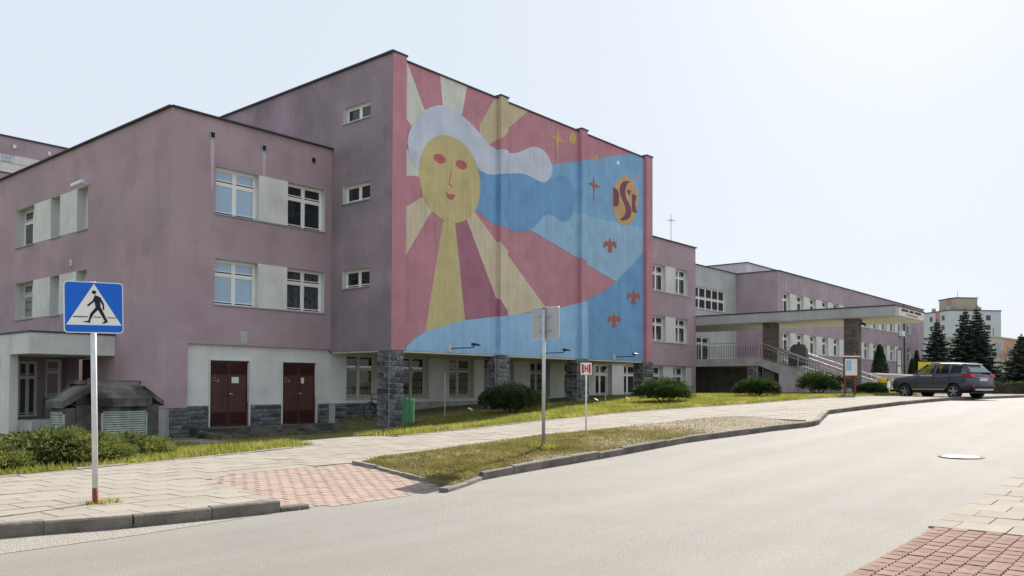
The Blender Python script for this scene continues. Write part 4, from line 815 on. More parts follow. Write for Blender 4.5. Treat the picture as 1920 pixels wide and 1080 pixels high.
S2 = thing('road_sign', 'grey back of a square road sign on a tall steel pole in the verge', 'road sign', (sx,sy,sz), math.radians(-85))
MB().tube((0,0,-.15),(0,0,2.86),.036,n=12).obj('pole', M['steel'], S2, True); MB().tube((0,0,2.86),(0,0,2.89),.03,n=12).obj('pole_cap', M['rust'], S2)
pb = plate(MB(), rrect(.66,.64,.04), .045, .055, 2.58).obj('plate', M['signgrey'], S2); plate(MB(), rrect(.68,.66,.045), .056, .066, 2.58).obj('plate_rim', M['signwhite'], pb)
MB().box(-.21,-.15,.040,.044,2.52,2.57).obj('sticker', M['yellow'], pb)
for z in (2.72, 2.42): bracket(S2, z, .035)
sx, sy = 16.0, 11.25; sz = zv(sx, sy)
S3 = thing('hydrant_sign', 'small white hydrant plate with letter H between two red bars on a thin pole', 'sign', (sx,sy,sz), math.radians(-50))
MB().tube((0,.02,-.15),(0,.02,1.6),.018,n=8).obj('pole', M['wpole'], S3, True)
hp = plate(MB(), rrect(.26,.28,.015), -.006, .004, 1.58).obj('plate', M['signwhite'], S3)
MB().box(-.105,-.055,-.010,-.0065,1.475,1.685).box(.055,.105,-.010,-.0065,1.475,1.685).obj('red_bar', M['red'], hp)
MB().box(-.038,-.016,-.010,-.0065,1.505,1.655).box(.016,.038,-.010,-.0065,1.505,1.655).box(-.016,.016,-.010,-.0065,1.57,1.592).obj('letter_h', M['black'], hp)
# ---------------------------------------------------------------- litter bin
bx, by = 16.2, 17.6; bz = zt(bx, by)
Bn = thing('litter_bin', 'green slatted litter bin with peeling paint on a post in the lawn', 'litter bin', (bx,by,bz), .4)
MB().tube((0,0,-.1),(0,0,.95),.03).obj('post', M['green'], Bn)
MB().lathe([(.148,.3),(.15,.9)], (0,0,0), n=12).obj('liner', M['green'], Bn)
for i in range(10):
    t = 2*math.pi*i/10; o = MB().box(-.053,.053,-.009,.009,.27,.96).obj('slat', M['green'], Bn); o.location = (.165*math.sin(t), -.165*math.cos(t), 0); o.rotation_euler[2] = t
    if i % 3 == 0 or i in (1, 8): MB().box(-.02,.012,-.0115,-.0092,.92-.03*(i % 4),.95).obj('paint_chip', M['chip'], o)
for z in (.36, .84): MB().lathe([(.153,z-.015),(.156,z),(.153,z+.015)], (0,0,0), n=20).obj('hoop', M['green'], Bn)
# ---------------------------------------------------------------- bicycle leaning behind the pillar
Bc = thing('bicycle', 'black bicycle leaning in the arcade behind the granite pillar', 'bicycle', (21.35,24.9,zb(21.3)+.1), math.radians(188))
for x in (-.52, .52):
    wv = MB(); prof = [(.33+.018*math.cos(t), .018*math.sin(t)) for t in [i*math.pi/3 for i in range(7)]]; wv.lathe(prof, (x,0,.35), 'y', 28)
    wo = wv.obj('wheel', M['tyre'], Bc, True); sp_ = MB()
    for i in range(12): t = i*math.pi/6; sp_.tube((x,0,.35),(x+.32*math.cos(t),0,.35+.32*math.sin(t)),.002,n=3)
    sp_.obj('spokes', M['zinc'], wo)
MB().path([(.52,0,.35),(.40,0,.85),(.38,0,.98)], .016).path([(.41,0,.8),(-.12,0,.78),(-.05,0,.3),(.4,0,.72)], .017).path([(-.05,0,.3),(-.52,0,.35),(-.12,0,.72)], .012).obj('frame', M['black'], Bc)
MB().path([(.30,-.3,1.02),(.38,-.1,1.0),(.38,.1,1.0),(.30,.3,1.02)], .014).obj('handlebar', M['black'], Bc)
MB().prism([(-.26,-.03),(.02,-.02),(.02,.02),(-.26,.03)], lambda u, v_: (u-.02, v_*3, .9), lambda u, v_: (u-.02, v_*2.2, .95)).tube((-.12,0,.72),(-.12,0,.9),.014).obj('saddle', M['black'], Bc)
# ---------------------------------------------------------------- camera on the wing wall
cc = thing('security_camera', 'white bullet security camera on a bracket on the mauve wing', 'camera', (13.9,33.5,9.45))
MB().path([(0,0,0),(-.2,.1,-.02),(-.3,.25,.08)], .02).obj('bracket', M['frame'], cc); MB().tube((-.22,0,.06),(-.42,.75,.30) if False else (-.38,.62,-.05),.085,.085,10).obj('housing', M['frame'], cc)

# ---------------------------------------------------------------- foliage
def quadleaf(V, F, p, d, n_, L, W):
    d = d.normalized(); s = d.cross(n_)
    if s.length < .01: s = d.cross(Vector((1,0,0)))
    s.normalize(); k = len(V); a = p; m_ = p+d*L*.5; b = p+d*L
    V += [tuple(a), tuple(m_+s*W*.5), tuple(b), tuple(m_-s*W*.5)]; F.append((k, k+1, k+2, k+3))
def rv(r): return Vector((r.gauss(0,1), r.gauss(0,1), r.gauss(0,1))).normalized()
def foliage_obj(V, F, m, name, parent=None):
    mb = MB(); mb.v = V; mb.f = F; return mb.obj(name, m, parent, fix=False)
def yew(x, y, w_, h_, label, seed, n=20000):
    r = random.Random(seed); z0 = zt(x, y); root = thing('yew_shrub', label, 'shrub', (x,y,z0), group='clipped yews along the lawn bank'); V_, F_ = [], []
    lobes = [(Vector((r.uniform(-.62,.62)*w_/2, r.uniform(-.5,.5)*w_/2, h_*r.uniform(.28,.52))), r.uniform(.45,.66)) for _ in range(9)]+[(Vector((0,0,h_*.38)), .98)]
    for i in range(n):
        c, s = lobes[i % 10]; u = rv(r)
        if u.z < -.3: u.z = -u.z
        q = r.uniform(.72, 1.04); rad = Vector((w_/2*s*.8, w_/2*s*.75, h_*s*.72)); p = c+Vector((u.x*rad.x, u.y*rad.y, u.z*rad.z))*q
        if p.z < .02: p.z = r.uniform(.02, .3)*h_
        quadleaf(V_, F_, p, u+rv(r)*.7+Vector((0,0,.35)), rv(r), r.uniform(.07,.15), r.uniform(.025,.045))
    foliage_obj(V_, F_, M['yew'], 'foliage', root)
    st = MB()
    for i in range(7): a = i*.9; st.tube((0,0,-.1),(math.cos(a)*w_*.28,math.sin(a)*w_*.25,h_*.6),.03,.01,5)
    st.obj('stem', M['bark'], root)
yew(24.2, 20.5, 2.6, 1.08, 'dark clipped yew between the signs in front of the arcade', 1)
yew(32.0, 18.3, 3.3, .98, 'broad dark yew in front of the last arcade pillar', 2)
yew(38.2, 16.9, 2.5, .85, 'low dark yew in front of the entrance landing', 3, 15000)
yew(44.6, 16.2, 3.1, 1.2, 'rounded dark yew at the foot of the entrance stairs', 4, 15000)
yew(49.5, 14.9, 2.0, .62, 'small flat yew behind the wooden notice board', 5, 8000)
JL = ['spreading feathery juniper beside the pavement', 'spreading feathery juniper beside the pavement', 'spreading juniper with bare twigs between the crossing sign and the louvered vent shaft', 'low trailing juniper petering out into the lawn before the vent shaft']
def juniper(x, y, R_, H_, seed, n=1500):
    r = random.Random(seed); root = thing('juniper_shrub', JL[seed-20], 'shrub', (x,y,zt(x,y)), group='spreading junipers by the pavement'); V_, F_ = [], []; st = MB()
    for i in range(n):
        a = r.uniform(0, 6.283); q = math.sqrt(r.random()); b = Vector((math.cos(a)*R_*q*.8, math.sin(a)*R_*q*.75, H_*(1-q*q*.75)*r.uniform(.25,.9)))
        d = Vector((math.cos(a)*(.35+q), math.sin(a)*(.35+q), r.uniform(.25,.9)))+rv(r)*.35; d.normalize(); L = r.uniform(.16,.32)
        for k in range(10):
            t = k/10; p = b+d*L*t+Vector((0,0,-.05*t*t)); e = (d+rv(r)*.75).normalized(); quadleaf(V_, F_, p, e, rv(r), .10*(1.1-t*.5), .03)
    for i in range(14): a = i*.45; st.tube((0,0,-.05),(math.cos(a)*R_*.7,math.sin(a)*R_*.7,H_*r.uniform(.2,.5)),.025,.008,5)
    foliage_obj(V_, F_, M['juni'], 'foliage', root); st.obj('stem', M['bark'], root)
for i, (x, y, R_, H_) in enumerate(((1.6,16.2,1.7,.62),(4.2,16.3,1.75,.64),(6.4,16.7,1.5,.56),(8.0,17.3,1.0,.36))): juniper(x, y, R_, H_, 20+i, 4300 if i < 3 else 1800)
def spruce(x, y, z, H_, R_, label, seed, n_wh=30):
    r = random.Random(seed); root = thing('spruce_tree', label, 'tree', (x,y,z), group='spruces behind the car park'); V_, F_ = [], []
    br = MB().tube((0,0,-.3),(0,0,H_*.97),.17*H_/9,.015,8)
    for i in range(n_wh):
        t = (i+.2)/n_wh; zz = H_*(.03+.95*t); rad = R_*(1-t)**.9*r.uniform(.85,1.12)+.10; nb_ = int(10-4*t)
        for j in range(nb_):
            a = j*6.283/nb_+i*1.3+r.uniform(-.35,.35); L = rad*r.uniform(.7,1.12); dr_ = .05-.42*(1-t)+r.uniform(-.08,.08)
            tip = Vector((math.cos(a)*L, math.sin(a)*L, dr_*L)); o_ = Vector((0,0,zz)); br.tube(o_, o_+tip, .02, .006, 4, False); td = tip.normalized()
            m_ = max(5, int(L*13))
            for k in range(m_):
                q = .08+.92*k/m_; p = o_+tip*q+Vector((0,0,.12*L*q*q)); wd = (.42*(1-q*.65)+.12)*min(1.1, .35+L*.5)
                for s in (-1, 1):
                    side = Vector((-math.sin(a)*s, math.cos(a)*s, 0))
                    for _ in range(2): quadleaf(V_, F_, p, side*r.uniform(.5,1)+td*r.uniform(.4,1)+Vector((0,0,r.uniform(-.7,.15))), rv(r), wd*r.uniform(.6,1.2), r.uniform(.10,.18))
                quadleaf(V_, F_, p, td*.6+Vector((r.uniform(-.3,.3),r.uniform(-.3,.3),r.uniform(-.9,.3))), rv(r), r.uniform(.2,.38), .14)
    for i in range(60): quadleaf(V_, F_, Vector((0,0,H_*r.uniform(.88,1))), rv(r)+Vector((0,0,1.0)), rv(r), .28, .07)
    foliage_obj(V_, F_, M['spruce'], 'crown', root); br.obj('trunk', M['bark'], root, fix=False)
spruce(103.8, 24.0, 1.0, 8.3, 2.9, 'slender reddish spruce beside the end of the long wing', 1)
spruce(106.2, 21.6, 1.0, 9.6, 3.4, 'tall broad spruce with the left of two leaders in front of the tower block', 2, 30)
spruce(106.8, 20.5, 1.0, 9.9, 3.5, 'tall broad spruce partnering the other in front of the tower block', 3, 30)
spruce(104.0, 15.7, 1.0, 6.3, 3.2, 'dark bushy spruce in front of the orange and pink building', 4)
def thuja(x, y, z, H_, R_, label, seed):
    r = random.Random(seed); root = thing('thuja_tree', label, 'tree', (x,y,z), group='columnar thujas by the long wing'); V_, F_ = [], []
    for i in range(5200):
        t = r.random()**1.2; a = r.uniform(0,6.283); q = R_*min(1, (1-t)**.75*1.05+.03)*(.55+.45*math.sqrt(r.random()))*(.65+.35*min(1, t*6+.4))
        p = Vector((math.cos(a)*q, math.sin(a)*q, H_*t*.97)); quadleaf(V_, F_, p, Vector((math.cos(a)*.5, math.sin(a)*.5, 1))+rv(r)*.3, Vector((math.cos(a), math.sin(a), 0)), r.uniform(.12,.24), .07)
    foliage_obj(V_, F_, M['thuja'], 'foliage', root); MB().tube((0,0,-.2),(0,0,H_*.7),.06,.02,6).obj('trunk', M['bark'], root)
thuja(72.0, 21.0, 1.0, 4.1, 1.05, 'large dark columnar thuja in front of the white window band', 1)
thuja(88.0, 22.2, 1.0, 4.2, .68, 'slim dark thuja near the downpipe of the long wing', 2)
thuja(85.5, 22.0, 1.0, 3.3, .55, 'short dark thuja beside the slim one near the downpipe', 3)
# bare tree and hedge
r = random.Random(9)
bt = thing('bare_tree', 'leafless pinkish brown tree in front of the pink building', 'tree', (118,20.5,1.0)); tk = MB().tube((0,0,-.2),(0,0,2.2),.16,.1,7); tw = MB()
def grow(p, d, L, rad, n_):
    q = p+d*L; tw.tube(p, q, rad, rad*.65, 4, False)
    if n_ == 0: return
    for _ in range(3 if n_ > 1 else 4): grow(q, (d+rv(r)*.55+Vector((0,0,.12))).normalized(), L*r.uniform(.62,.85), rad*.62, n_-1)
for i in range(5): grow(Vector((0,0,1.4+i*.2)), (Vector((math.cos(i*1.3),math.sin(i*1.3),1.1))).normalized(), 1.6, .06, 4)
tk.obj('trunk', M['bark'], bt); tw.obj('crown', M['twig'], bt, fix=False)
V_, F_ = [], []
for i in range(5000): p = Vector((r.uniform(0,9), r.uniform(-.6,.6), r.uniform(0,.95)**.8)); quadleaf(V_, F_, p, rv(r)+Vector((0,0,.6)), rv(r), .2, .08)
hd = thing('clipped_hedge', 'low clipped dark hedge along the far edge of the car park', 'hedge', (68.6,12.9,1.0), math.radians(-68)); foliage_obj(V_, F_, M['yew'], 'foliage', hd); MB().box(.1,8.9,-.45,.45,0,.7).obj('inner_twigs', M['bark'], hd)
# saplings with ribbons, plant labels
def sapling(x, y, h_, label, seed):
    r = random.Random(seed); t = thing('staked_sapling', label, 'sapling', (x,y,zt(x,y)), group='staked saplings on the lawn bank'); MB().tube((0,0,-.1),(0,0,h_),.018,.016,6).obj('stake', M['chip'], t); st = MB().tube((.06,.05,-.05),(.02,.02,h_*.95),.012,.005,5)
    for i in range(9): z = h_*r.uniform(.45,.97); a = r.uniform(0,6.28); st.path([(.03,.03,z),(.03+.12*math.cos(a),.03+.12*math.sin(a),z+.05),(.03+.22*math.cos(a),.03+.22*math.sin(a),z+.03)], .006, 4)
    st.obj('stem', M['twig'], t); MB().path([(.0,0,h_*.72),(.05,.03,h_*.7),(.02,.0,h_*.62),(.05,-.02,h_*.55)], .02, 4).obj('ribbon', mat('green ribbon', (.05,.42,.28)), t)
sapling(22.4, 22.3, 1.75, 'thin staked sapling with green ribbon in front of the barred arcade windows', 1)
sapling(30.2, 20.2, 1.55, 'thin staked sapling with green ribbon in front of the white arcade windows', 2)
for i, (x, y) in enumerate(((23.5,22.2),(29.5,20.4),(30.6,19.5))):
    t = thing('plant_label', 'small tilted white plant label below the barred arcade windows' if i == 0 else 'small tilted white plant label by the sapling before the white arcade windows', 'label', (x,y,zt(x,y)), .5, 'plant labels in the lawn bank'); MB().tube((0,0,-.05),(0,0,.32),.014).obj('stake', M['green'], t); MB().box(-.14,.14,-.09,.09,.32,.335).obj('plate', M['paper'], t).rotation_euler[0] = .5

tag(struct(blades('dry_weeds', [(13.6,24.2),(20.5,24.6),(20.6,25.0),(14.2,25.3)], zt, 260, M['dry'], .1, .55, .008), 'stuff'), 'dead brown weed stalks below the mossy steps', 'weeds')
# ---------------------------------------------------------------- grey estate car
def lerp(a, b, t): return a+(b-a)*t
BODY = [(2.23,.52,.88,.58),(2.17,.43,.99,.76),(2.0,.37,1.05,.85),(1.7,.35,1.09,.885),(1.28,.34,1.13,.90),(.9,.34,1.16,.90),(.3,.34,1.165,.905),(-.5,.34,1.175,.905),(-1.25,.35,1.185,.90),(-1.78,.37,1.19,.885),(-2.05,.42,1.17,.85),(-2.17,.46,1.12,.80),(-2.23,.55,1.05,.72)]
CAB = [(.97,1.165,1.18,.80,.74),(.60,1.17,1.44,.82,.68),(.22,1.17,1.665,.83,.635),(-.33,1.175,1.725,.835,.63),(-1.05,1.185,1.71,.83,.62),(-1.6,1.19,1.66,.815,.60),(-1.86,1.19,1.48,.80,.62),(-2.13,1.18,1.20,.78,.70)]
def loft(rows):
    mb = MB(); n_ = len(rows[0]); 
    for R_ in rows: mb.v += R_
    for i in range(len(rows)-1):
        for j in range(n_-1): a = i*n_+j; mb.f.append((a, a+1, a+n_+1, a+n_))
    mb.f += [tuple(range(n_)), tuple(range((len(rows)-1)*n_, len(rows)*n_))[::-1]]; return mb
def full(h): return h+[(x, -y, z) for x, y, z in h[::-1][1:]] if abs(h[-1][1]) < 1e-6 else h+[(x, -y, z) for x, y, z in h[::-1]]
def make_car(name, label, paint, loc, rz):
    t = thing(name, label, 'car', loc, rz)
    rows = [full([(x,0,zb_),(x,w_*.86,zb_),(x,w_*.97,zb_+.1),(x,w_,lerp(zb_,zs_,.45)),(x,w_*.985,zs_-.12),(x,w_*.93,zs_-.02),(x,w_*.80,zs_+.012),(x,0,zs_+.03)])[:-1] for x, zb_, zs_, w_ in BODY]
    lo = loft(rows).obj('body', paint, t, True)
    for x in (1.34, -1.33):
        cu = bpy.data.objects.new('cut', MB().tube((x,-1.1,.37),(x,1.1,.37),.405,n=28).mesh('cut', paint)); COL.objects.link(cu); cu.parent = t
        md = lo.modifiers.new('b', 'BOOLEAN'); md.object = cu; md.operation = 'DIFFERENCE'; md.solver = 'EXACT'
    bpy.context.view_layer.update(); dg = bpy.context.evaluated_depsgraph_get(); me = bpy.data.meshes.new_from_object(lo.evaluated_get(dg)); lo.modifiers.clear(); lo.data = me
    for c in [o for o in t.children if o.name.startswith('cut')]: bpy.data.objects.remove(c)
    me.materials.clear(); me.materials.append(paint)
    def at(x):
        for a, b in zip(CAB, CAB[1:]):
            if a[0]+1e-6 >= x >= b[0]-1e-6: k = (a[0]-x)/(a[0]-b[0]); return [lerp(p, q, k) for p, q in zip(a, b)]
    def sidept(x, f, s): _, zb_, zt_, wb_, wr_ = at(x); return (x, s*(lerp(wb_,wr_,f)+.014*math.sin(f*3.14)+.008), lerp(zb_-.03+.05, zt_-.075, f))
    rf = MB()
    RX = [c[0] for c in CAB[2:6]]
    for xa, xb in zip(RX, RX[1:]):
        A_, B_ = at(xa), at(xb); P_ = lambda Q, x: [(x, s_*Q[4]*k, Q[2]-dz) for s_, k, dz in ((-1,1,.06),(-1,.9,.012),(-1,.45,-.008),(1,0,-.012),(1,.45,-.008),(1,.9,.012),(1,1,.06))]
        pa, pb = P_(A_, xa), P_(B_, xb)
        for j in range(6): rf.face(pa[j], pb[j], pb[j+1], pa[j+1])
    cb = rf.obj('roof', paint, t, True)
    pi = MB()
    for s in (-1, 1):
        def strip(x0, x1, f0, f1, off=0):
            for u, v_ in zip(frange(x0, x1, .1), frange(x0, x1, .1)[1:]): pi.face(sidept(u,f0,s), sidept(v_,f0,s), sidept(v_,f1,s), sidept(u,f1,s))
        for x0, x1 in ((-.37,-.27),(-1.13,-1.03),(-2.1,-1.66),(.62,.70)): strip(x0, x1, -.05, .55); strip(x0, x1, .55, 1.1)
        strip(-2.1, .86, -.12, .03); strip(-1.8, .40, .95, 1.12)
        pi.tube((.93,s*.765,1.18),(.24,s*.64,1.645),.035,n=6); pi.tube((-1.60,s*.61,1.64),(-2.11,s*.72,1.20),.04,n=6)
    pi.tube((.24,-.62,1.655),(.24,.62,1.655),.03,n=6).tube((-1.64,-.6,1.645),(-1.64,.6,1.645),.035,n=6); pi.obj('pillar_frame', paint, t)
    se = MB()
    for x, y in ((.05,.36),(.05,-.36),(-.85,.4),(-.85,-.4)): se.prism([(-.1,1.1),(.12,1.1),(.0,1.48),(-.16,1.48)], lambda u, v_: (x+u, y-.2, v_), lambda u, v_: (x+u, y+.2, v_)).box(x-.16,x-.06,y-.1,y+.1,1.46,1.62)
    se.obj('seat', M['black'], t); MB().box(-2.0,.80,-.74,.74,1.15,1.20).obj('interior', M['black'], t)
    for s in (-1, 1):
        for xa, xb in ((.64,-.28),(-.36,-1.04),(-1.12,-1.67)):
            g = MB(); X_ = frange(xb, xa, .12)
            for a, b in zip(X_, X_[1:]):
                for f0, f1 in ((.02,.5),(.5,.97)): g.face(sidept(a,f0,s), sidept(b,f0,s), sidept(b,f1,s), sidept(a,f1,s))
            g.obj('side_window', M['carglass'], t, fix=False)
        MB().tube((-.05,s*.60,1.745),(-1.5,s*.57,1.72),.018,n=6).obj('roof_rail', M['alloy'], cb)
        MB().prism([(0,0),(.16,.02),(.16,.15),(.02,.17)], lambda u, v_: (.66+u*.5, s*.86, 1.15+v_), lambda u, v_: (.64+u*.5, s*1.05, 1.17+v_*.9)).obj('mirror', paint, t)
        MB().prism([(-2.25,1.03),(-1.78,1.09),(-1.84,1.19),(-2.16,1.19)], lambda u, v_: (u, s*.52, v_), lambda u, v_: (u, s*(.90 if u > -2.0 else .845), v_)).obj('tail_light', M['tail'], t)
        MB().box(1.95,2.19,min(s*.55,s*.83),max(s*.55,s*.83),.86,.97).obj('headlight', M['signwhite'], t)
        MB().box(-2.235,-2.15,min(s*.60,s*.79),max(s*.60,s*.79),.58,.67).obj('reflector', M['tail'], t)
        MB().box(-.85,.86,min(s*.895,s*.92),max(s*.895,s*.92),.43,.50).obj('sill_trim', M['alloy'], t); MB().box(-.9,.9,min(s*.84,s*.905),max(s*.84,s*.905),.32,.43).obj('sill', M['black'], t)
        for x in (-.30, -1.15): MB().box(x,x+.17,min(s*.905,s*.93),max(s*.905,s*.93),1.03,1.055).obj('door_handle', paint, t)
        for x in (.72, -.31, -1.16): MB().box(x-.004,x+.004,min(s*.90,s*.908),max(s*.90,s*.908),.45,1.15).obj('door_gap', M['dark'], t)
        for x in (1.34, -1.33):
            wl = MB().lathe([(.20,-.10),(.30,-.11),(.345,-.095),(.355,-.06),(.355,.06),(.345,.095),(.30,.11),(.20,.10)], (x,s*.79,.355), 'y', 28).obj('wheel', M['tyre'], t, True)
            rim_ = MB().lathe([(.0,s*.06),(.05,s*.065),(.06,s*.05)], (x,s*.79,.355), 'y', 16).lathe([(.215,s*.10),(.24,s*.105),(.25,s*.09)], (x,s*.79,.355), 'y', 28)
            for k in range(5):
                a = k*1.2566+.3; ca, sa = math.cos(a), math.sin(a); px, pz = -sa*.035, ca*.035
                rim_.face((x+ca*.04+px, s*.79+s*.075, .355+sa*.04+pz),(x+ca*.23+px*1.5, s*.79+s*.1, .355+sa*.23+pz*1.5),(x+ca*.23-px*1.5, s*.79+s*.1, .355+sa*.23-pz*1.5),(x+ca*.04-px, s*.79+s*.075, .355+sa*.04-pz))
            rim_.obj('rim', M['alloy'], wl, fix=False); MB().tube((x,s*.79,.355),(x,s*.80,.355),.21,n=20).obj('brake_disc', M['black'], wl)
    g = MB()
    for a, b in ((-1.66,-1.86),(-1.86,-2.08)): A_, B_ = at(a), at(b); g.face((a-.012,.60,A_[2]+.008),(a-.012,-.60,A_[2]+.008),(b-.012,-.64,B_[2]+.008),(b-.012,.64,B_[2]+.008))
    g.obj('rear_window', M['rearglass'], t, fix=False); g = MB()
    for a, b in ((.92,.60),(.60,.28)): A_, B_ = at(a), at(b); g.face((a+.012,.66,A_[2]+.012),(a+.012,-.66,A_[2]+.012),(b+.012,-.60,B_[2]+.012),(b+.012,.60,B_[2]+.012))
    g.obj('windscreen', M['carglass'], t, fix=False)
    MB().prism([(-1.83,1.645),(-1.55,1.685),(-1.55,1.66),(-1.81,1.625)], lambda u, v_: (u, -.56, v_), lambda u, v_: (u, .56, v_)).obj('roof_spoiler', paint, cb)
    MB().box(-2.26,-2.1,-.80,.80,.44,.60).obj('bumper', M['black'], t); MB().box(-2.275,-2.2,-.62,.62,.41,.49).obj('skid_strip', M['alloy'], t)
    MB().box(-2.247,-2.225,-.26,.26,.86,.97).obj('number_plate', M['paper'], t); MB().box(-2.245,-2.19,-.34,.34,1.0,1.035).obj('chrome_strip', M['alloy'], t)
    MB().box(-2.1,2.0,-.7,.7,.28,.36).obj('underbody', M['black'], t); MB().box(2.19,2.25,-.5,.5,.55,.85).obj('grille', M['black'], t)
    return t
hd_ = Vector((.416,.909,0)); lf_ = Vector((-.909,.416,0)); rl = Vector((43.2,9.28,0))         # rear left wheel contact
cc_ = rl+hd_*1.30-lf_*.79
make_car('parked_car', 'dark grey estate car parked half on the kerb by the entrance', M['carpaint'], (cc_.x, cc_.y, zr(43)+.03), math.atan2(hd_.y, hd_.x))

# ---------------------------------------------------------------- forecourt furniture
nb = thing('notice_board', 'red brown timber notice board with small roof and white poster', 'notice board', (41.9,13.6,zt(41.9,13.6)), math.radians(-48))
for x in (-.27, .22): MB().tube((x,0,-.1),(x,0,2.15),.055,.05,8).obj('post', M['redwood'], nb)
fb = MB().box(-.38,.36,-.07,-.04,.95,1.9).obj('panel', M['redwood'], nb); MB().box(-.30,.30,-.085,-.072,1.02,1.84).obj('poster', M['paper'], fb); MB().box(-.25,.02,-.09,-.086,1.25,1.75).obj('poster_print', mat('pale blue print', (.30,.50,.70)), fb); MB().box(-.42,.42,-.2,.12,1.93,1.98).obj('roof', M['frame'], nb)
yb = thing('litter_bin', 'green litter bin with yellow hooded lid near the notice board', 'litter bin', (52.0,15.0,zt(52,15)))
MB().lathe([(.20,0),(.23,.05),(.25,.72)], (0,0,0), n=16).obj('body', M['green'], yb); MB().lathe([(.28,.70),(.29,.80),(.24,.93),(.1,1.0),(.001,1.01)], (0,0,0), n=16).obj('lid', M['yellow'], yb); MB().box(-.12,.12,-.285,-.2,.78,.9).obj('opening', M['black'], yb)
bn = thing('park_bench', 'pale slatted bench against the whitewashed brick wall', 'bench', (58.6,16.6,1.02), math.radians(-10))
for i in range(4): MB().box(-.8,.8,-.35+i*.11,-.26+i*.11,.44,.47).obj('slat', M['frame'], bn)
for i in range(4): MB().box(-.8,.8,.12,.15,.55+i*.12,.64+i*.12).obj('slat', M['frame'], bn)
for x in (-.7, .7): MB().box(x-.03,x+.03,-.35,.14,-.02,.44).box(x-.03,x+.03,.09,.12,.44,1.05).obj('leg', M['black'], bn)
rw = thing('brick_retaining_wall', 'low whitewashed brick retaining wall with coping beside the stairs', 'wall', (60,17.6,1.0)); wobj(MB().box(59.4, 82, 17.6, 17.95, .8, 2.45), 'wall', M['brickw'], rw); wobj(MB().box(59.3, 82.1, 17.52, 18.03, 2.45, 2.56), 'coping', M['frame'], rw)
af = thing('display_frame', 'tall narrow black display frame standing behind the retaining wall', 'sign frame', (67.8,18.35,1.5), math.radians(-30))
MB().box(-.25,-.2,-.02,.02,-.6,3.0).box(.2,.25,-.02,.02,-.6,3.0).box(-.2,.2,-.02,.02,2.95,3.0).box(-.2,.2,-.02,.02,1.7,1.76).obj('frame', M['black'], af); MB().box(-.2,.2,-.005,.005,1.76,2.95).box(-.2,.2,-.005,.005,.7,1.7).obj('panel', M['signgrey'], af)
ys_ = thing('yellow_banner', 'yellow advertising banner with black lettering behind the parked car', 'banner', (68.6,16.1,1.0), math.radians(-48))
MB().box(-1.2,1.6,-.03,.0,1.55,2.5).obj('sheet', M['yellow'], ys_)
for x in (-1.15, 1.55): MB().tube((x,.05,-.1),(x,.05,2.52),.04).obj('post', M['steel'], ys_)
for s_, x, z in (('PYT', -.2, 2.12), ('36-0', -.7, 1.66)):
    cu = bpy.data.curves.new('text', 'FONT'); cu.body = s_; cu.size = .5; cu.extrude = .004; to = bpy.data.objects.new('text', cu); COL.objects.link(to)
    bpy.context.view_layer.update(); me = bpy.data.meshes.new_from_object(to.evaluated_get(bpy.context.evaluated_depsgraph_get())); bpy.data.objects.remove(to); me.materials.append(M['black'])
    o = link('lettering', me, ys_, (x, -.036, z)); o.rotation_euler = (math.pi/2, 0, 0)
# ---------------------------------------------------------------- far buildings
bb = thing('school_block', 'taller mauve school block with white window band behind the wing', 'building', (15,62,-.2))
wobj(facade(FF(62), 4, 32, -.2, 18.3, [(5.6+4.2*i, 8.2+4.2*i, 16.6, 17.12) for i in range(6)]), 'wall', M['purple2'], bb); wobj(MB().box(4, 32, 62.4, 80, -.2, 18.28), 'rear', M['purple2'], bb)
wobj(MB().box(3.95, 32.05, 61.9, 80, 18.3, 18.4), 'roof_flashing', M['flash'], bb)
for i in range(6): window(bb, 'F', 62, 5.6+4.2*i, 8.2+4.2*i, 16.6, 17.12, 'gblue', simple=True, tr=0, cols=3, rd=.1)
for i in range(5): wobj(MB().box(8.2+4.2*i, 9.8+4.2*i, 61.97, 61.995, 16.58, 17.12), 'spandrel_panel', M['white'], bb)
wobj(MB().box(4.2, 31.8, 61.97, 62.02, 15.9, 16.55), 'white_band', M['white'], bb); wobj(MB().box(4.2,31.8,61.93,61.968,15.84,15.9), 'band_edge', M['flash'], bb)
for i in range(9): wobj(MB().box(5.3+2.2*i, 5.5+2.2*i, 61.9, 62.0, 17.6, 17.85), 'vent', M['paper'], bb)
tb = thing('tower_block', 'white apartment tower with rose stripe and roof lift house beyond the spruces', 'building', (253.8,55.5,0), math.radians(-43))
MB().box(0,15.5,0,12,0,22.9).obj('wall', M['whitewall'], tb)
MB().box(-.15,15.65,-.15,12.15,22.9,23.15).obj('roof', M['flash'], tb)
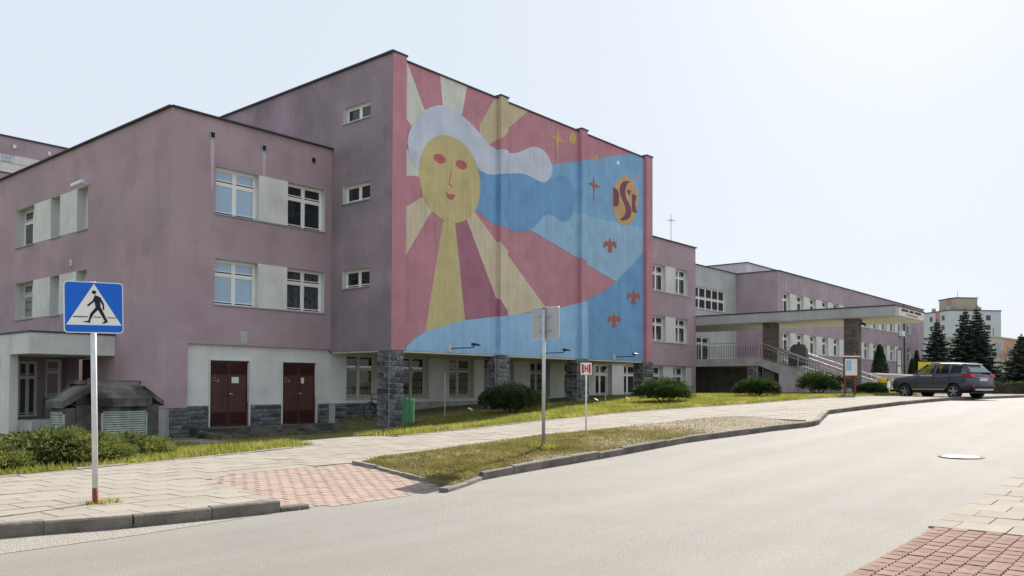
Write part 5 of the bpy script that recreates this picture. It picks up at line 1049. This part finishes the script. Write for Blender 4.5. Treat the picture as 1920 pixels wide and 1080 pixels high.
MB().box(-.05,0,4.2,6.2,0,22.9).obj('rose_stripe', M['rosewall'], tb)
for f_ in range(8):
    for y in (2.2, 7.6): o = MB().box(-.06,-.01,y,y+1.2,1.4+2.7*f_,2.8+2.7*f_).obj('window', M['gdark'], tb); MB().box(-.09,-.061,y-.06,y+1.26,1.3+2.7*f_,1.38+2.7*f_).obj('sill', M['frame'], o)
    for x in (3, 8, 11): MB().box(x,x+1.3,-.06,-.01,1.4+2.7*f_,2.8+2.7*f_).obj('window', M['gdark'], tb)
lh = MB().box(3,9.5,1.5,9,23.15,26.6).obj('lift_house', M['beige'], tb); MB().box(2.95,3,3.6,5.4,23.15,26.9).obj('rose_stripe', M['rosewall'], lh); MB().box(2.8,9.7,1.3,9.2,26.6,26.8).obj('roof', M['flash'], lh)
for x, y in ((1,2),(11,3),(12.6,6),(1.2,9)): MB().box(x,x+.8,y,y+.8,23.15,24.3).obj('chimney', M['grey'], tb)
MB().tube((6,5,26.8),(6,5,29),.05).obj('aerial', M['flash'], tb)
pk = thing('apartment_building', 'pale pink and orange apartment building behind the bare tree', 'building', (190,34.3,0), math.radians(-6))
MB().box(0,9.5,0,14,0,11.8).obj('wall', M['pink'], pk); MB().box(9.5,40,.0,14,0,11.8).obj('orange_wall', M['orange'], pk); MB().box(-.2,40.2,-.2,14.2,11.8,12.1).obj('roof', M['zinc'], pk)
MB().box(3.5,7.2,-.08,-.01,8.2,10.8).obj('window', M['gcurt'], pk)
for i in range(5): MB().box(12+4*i,14+4*i,-.08,-.01,8.4,10.2).obj('window', M['gdark'], pk)
for x in (7, 20): MB().tube((x,5,12.1),(x,5,14.9),.07).obj('aerial', M['flash'], pk)
lb = thing('low_building', 'low grey building seen behind the slender spruce', 'building', (132,32,1)); wobj(MB().box(132,150,32,44,.8,8.6), 'wall', M['grey'], lb); wobj(MB().box(131.8,150.2,31.8,44,8.6,8.8), 'roof', M['flash'], lb)
for i in range(4): wobj(MB().box(133+3.5*i,134.6+3.5*i,31.93,31.99,4.6,6.4), 'window', M['gdark'], lb)
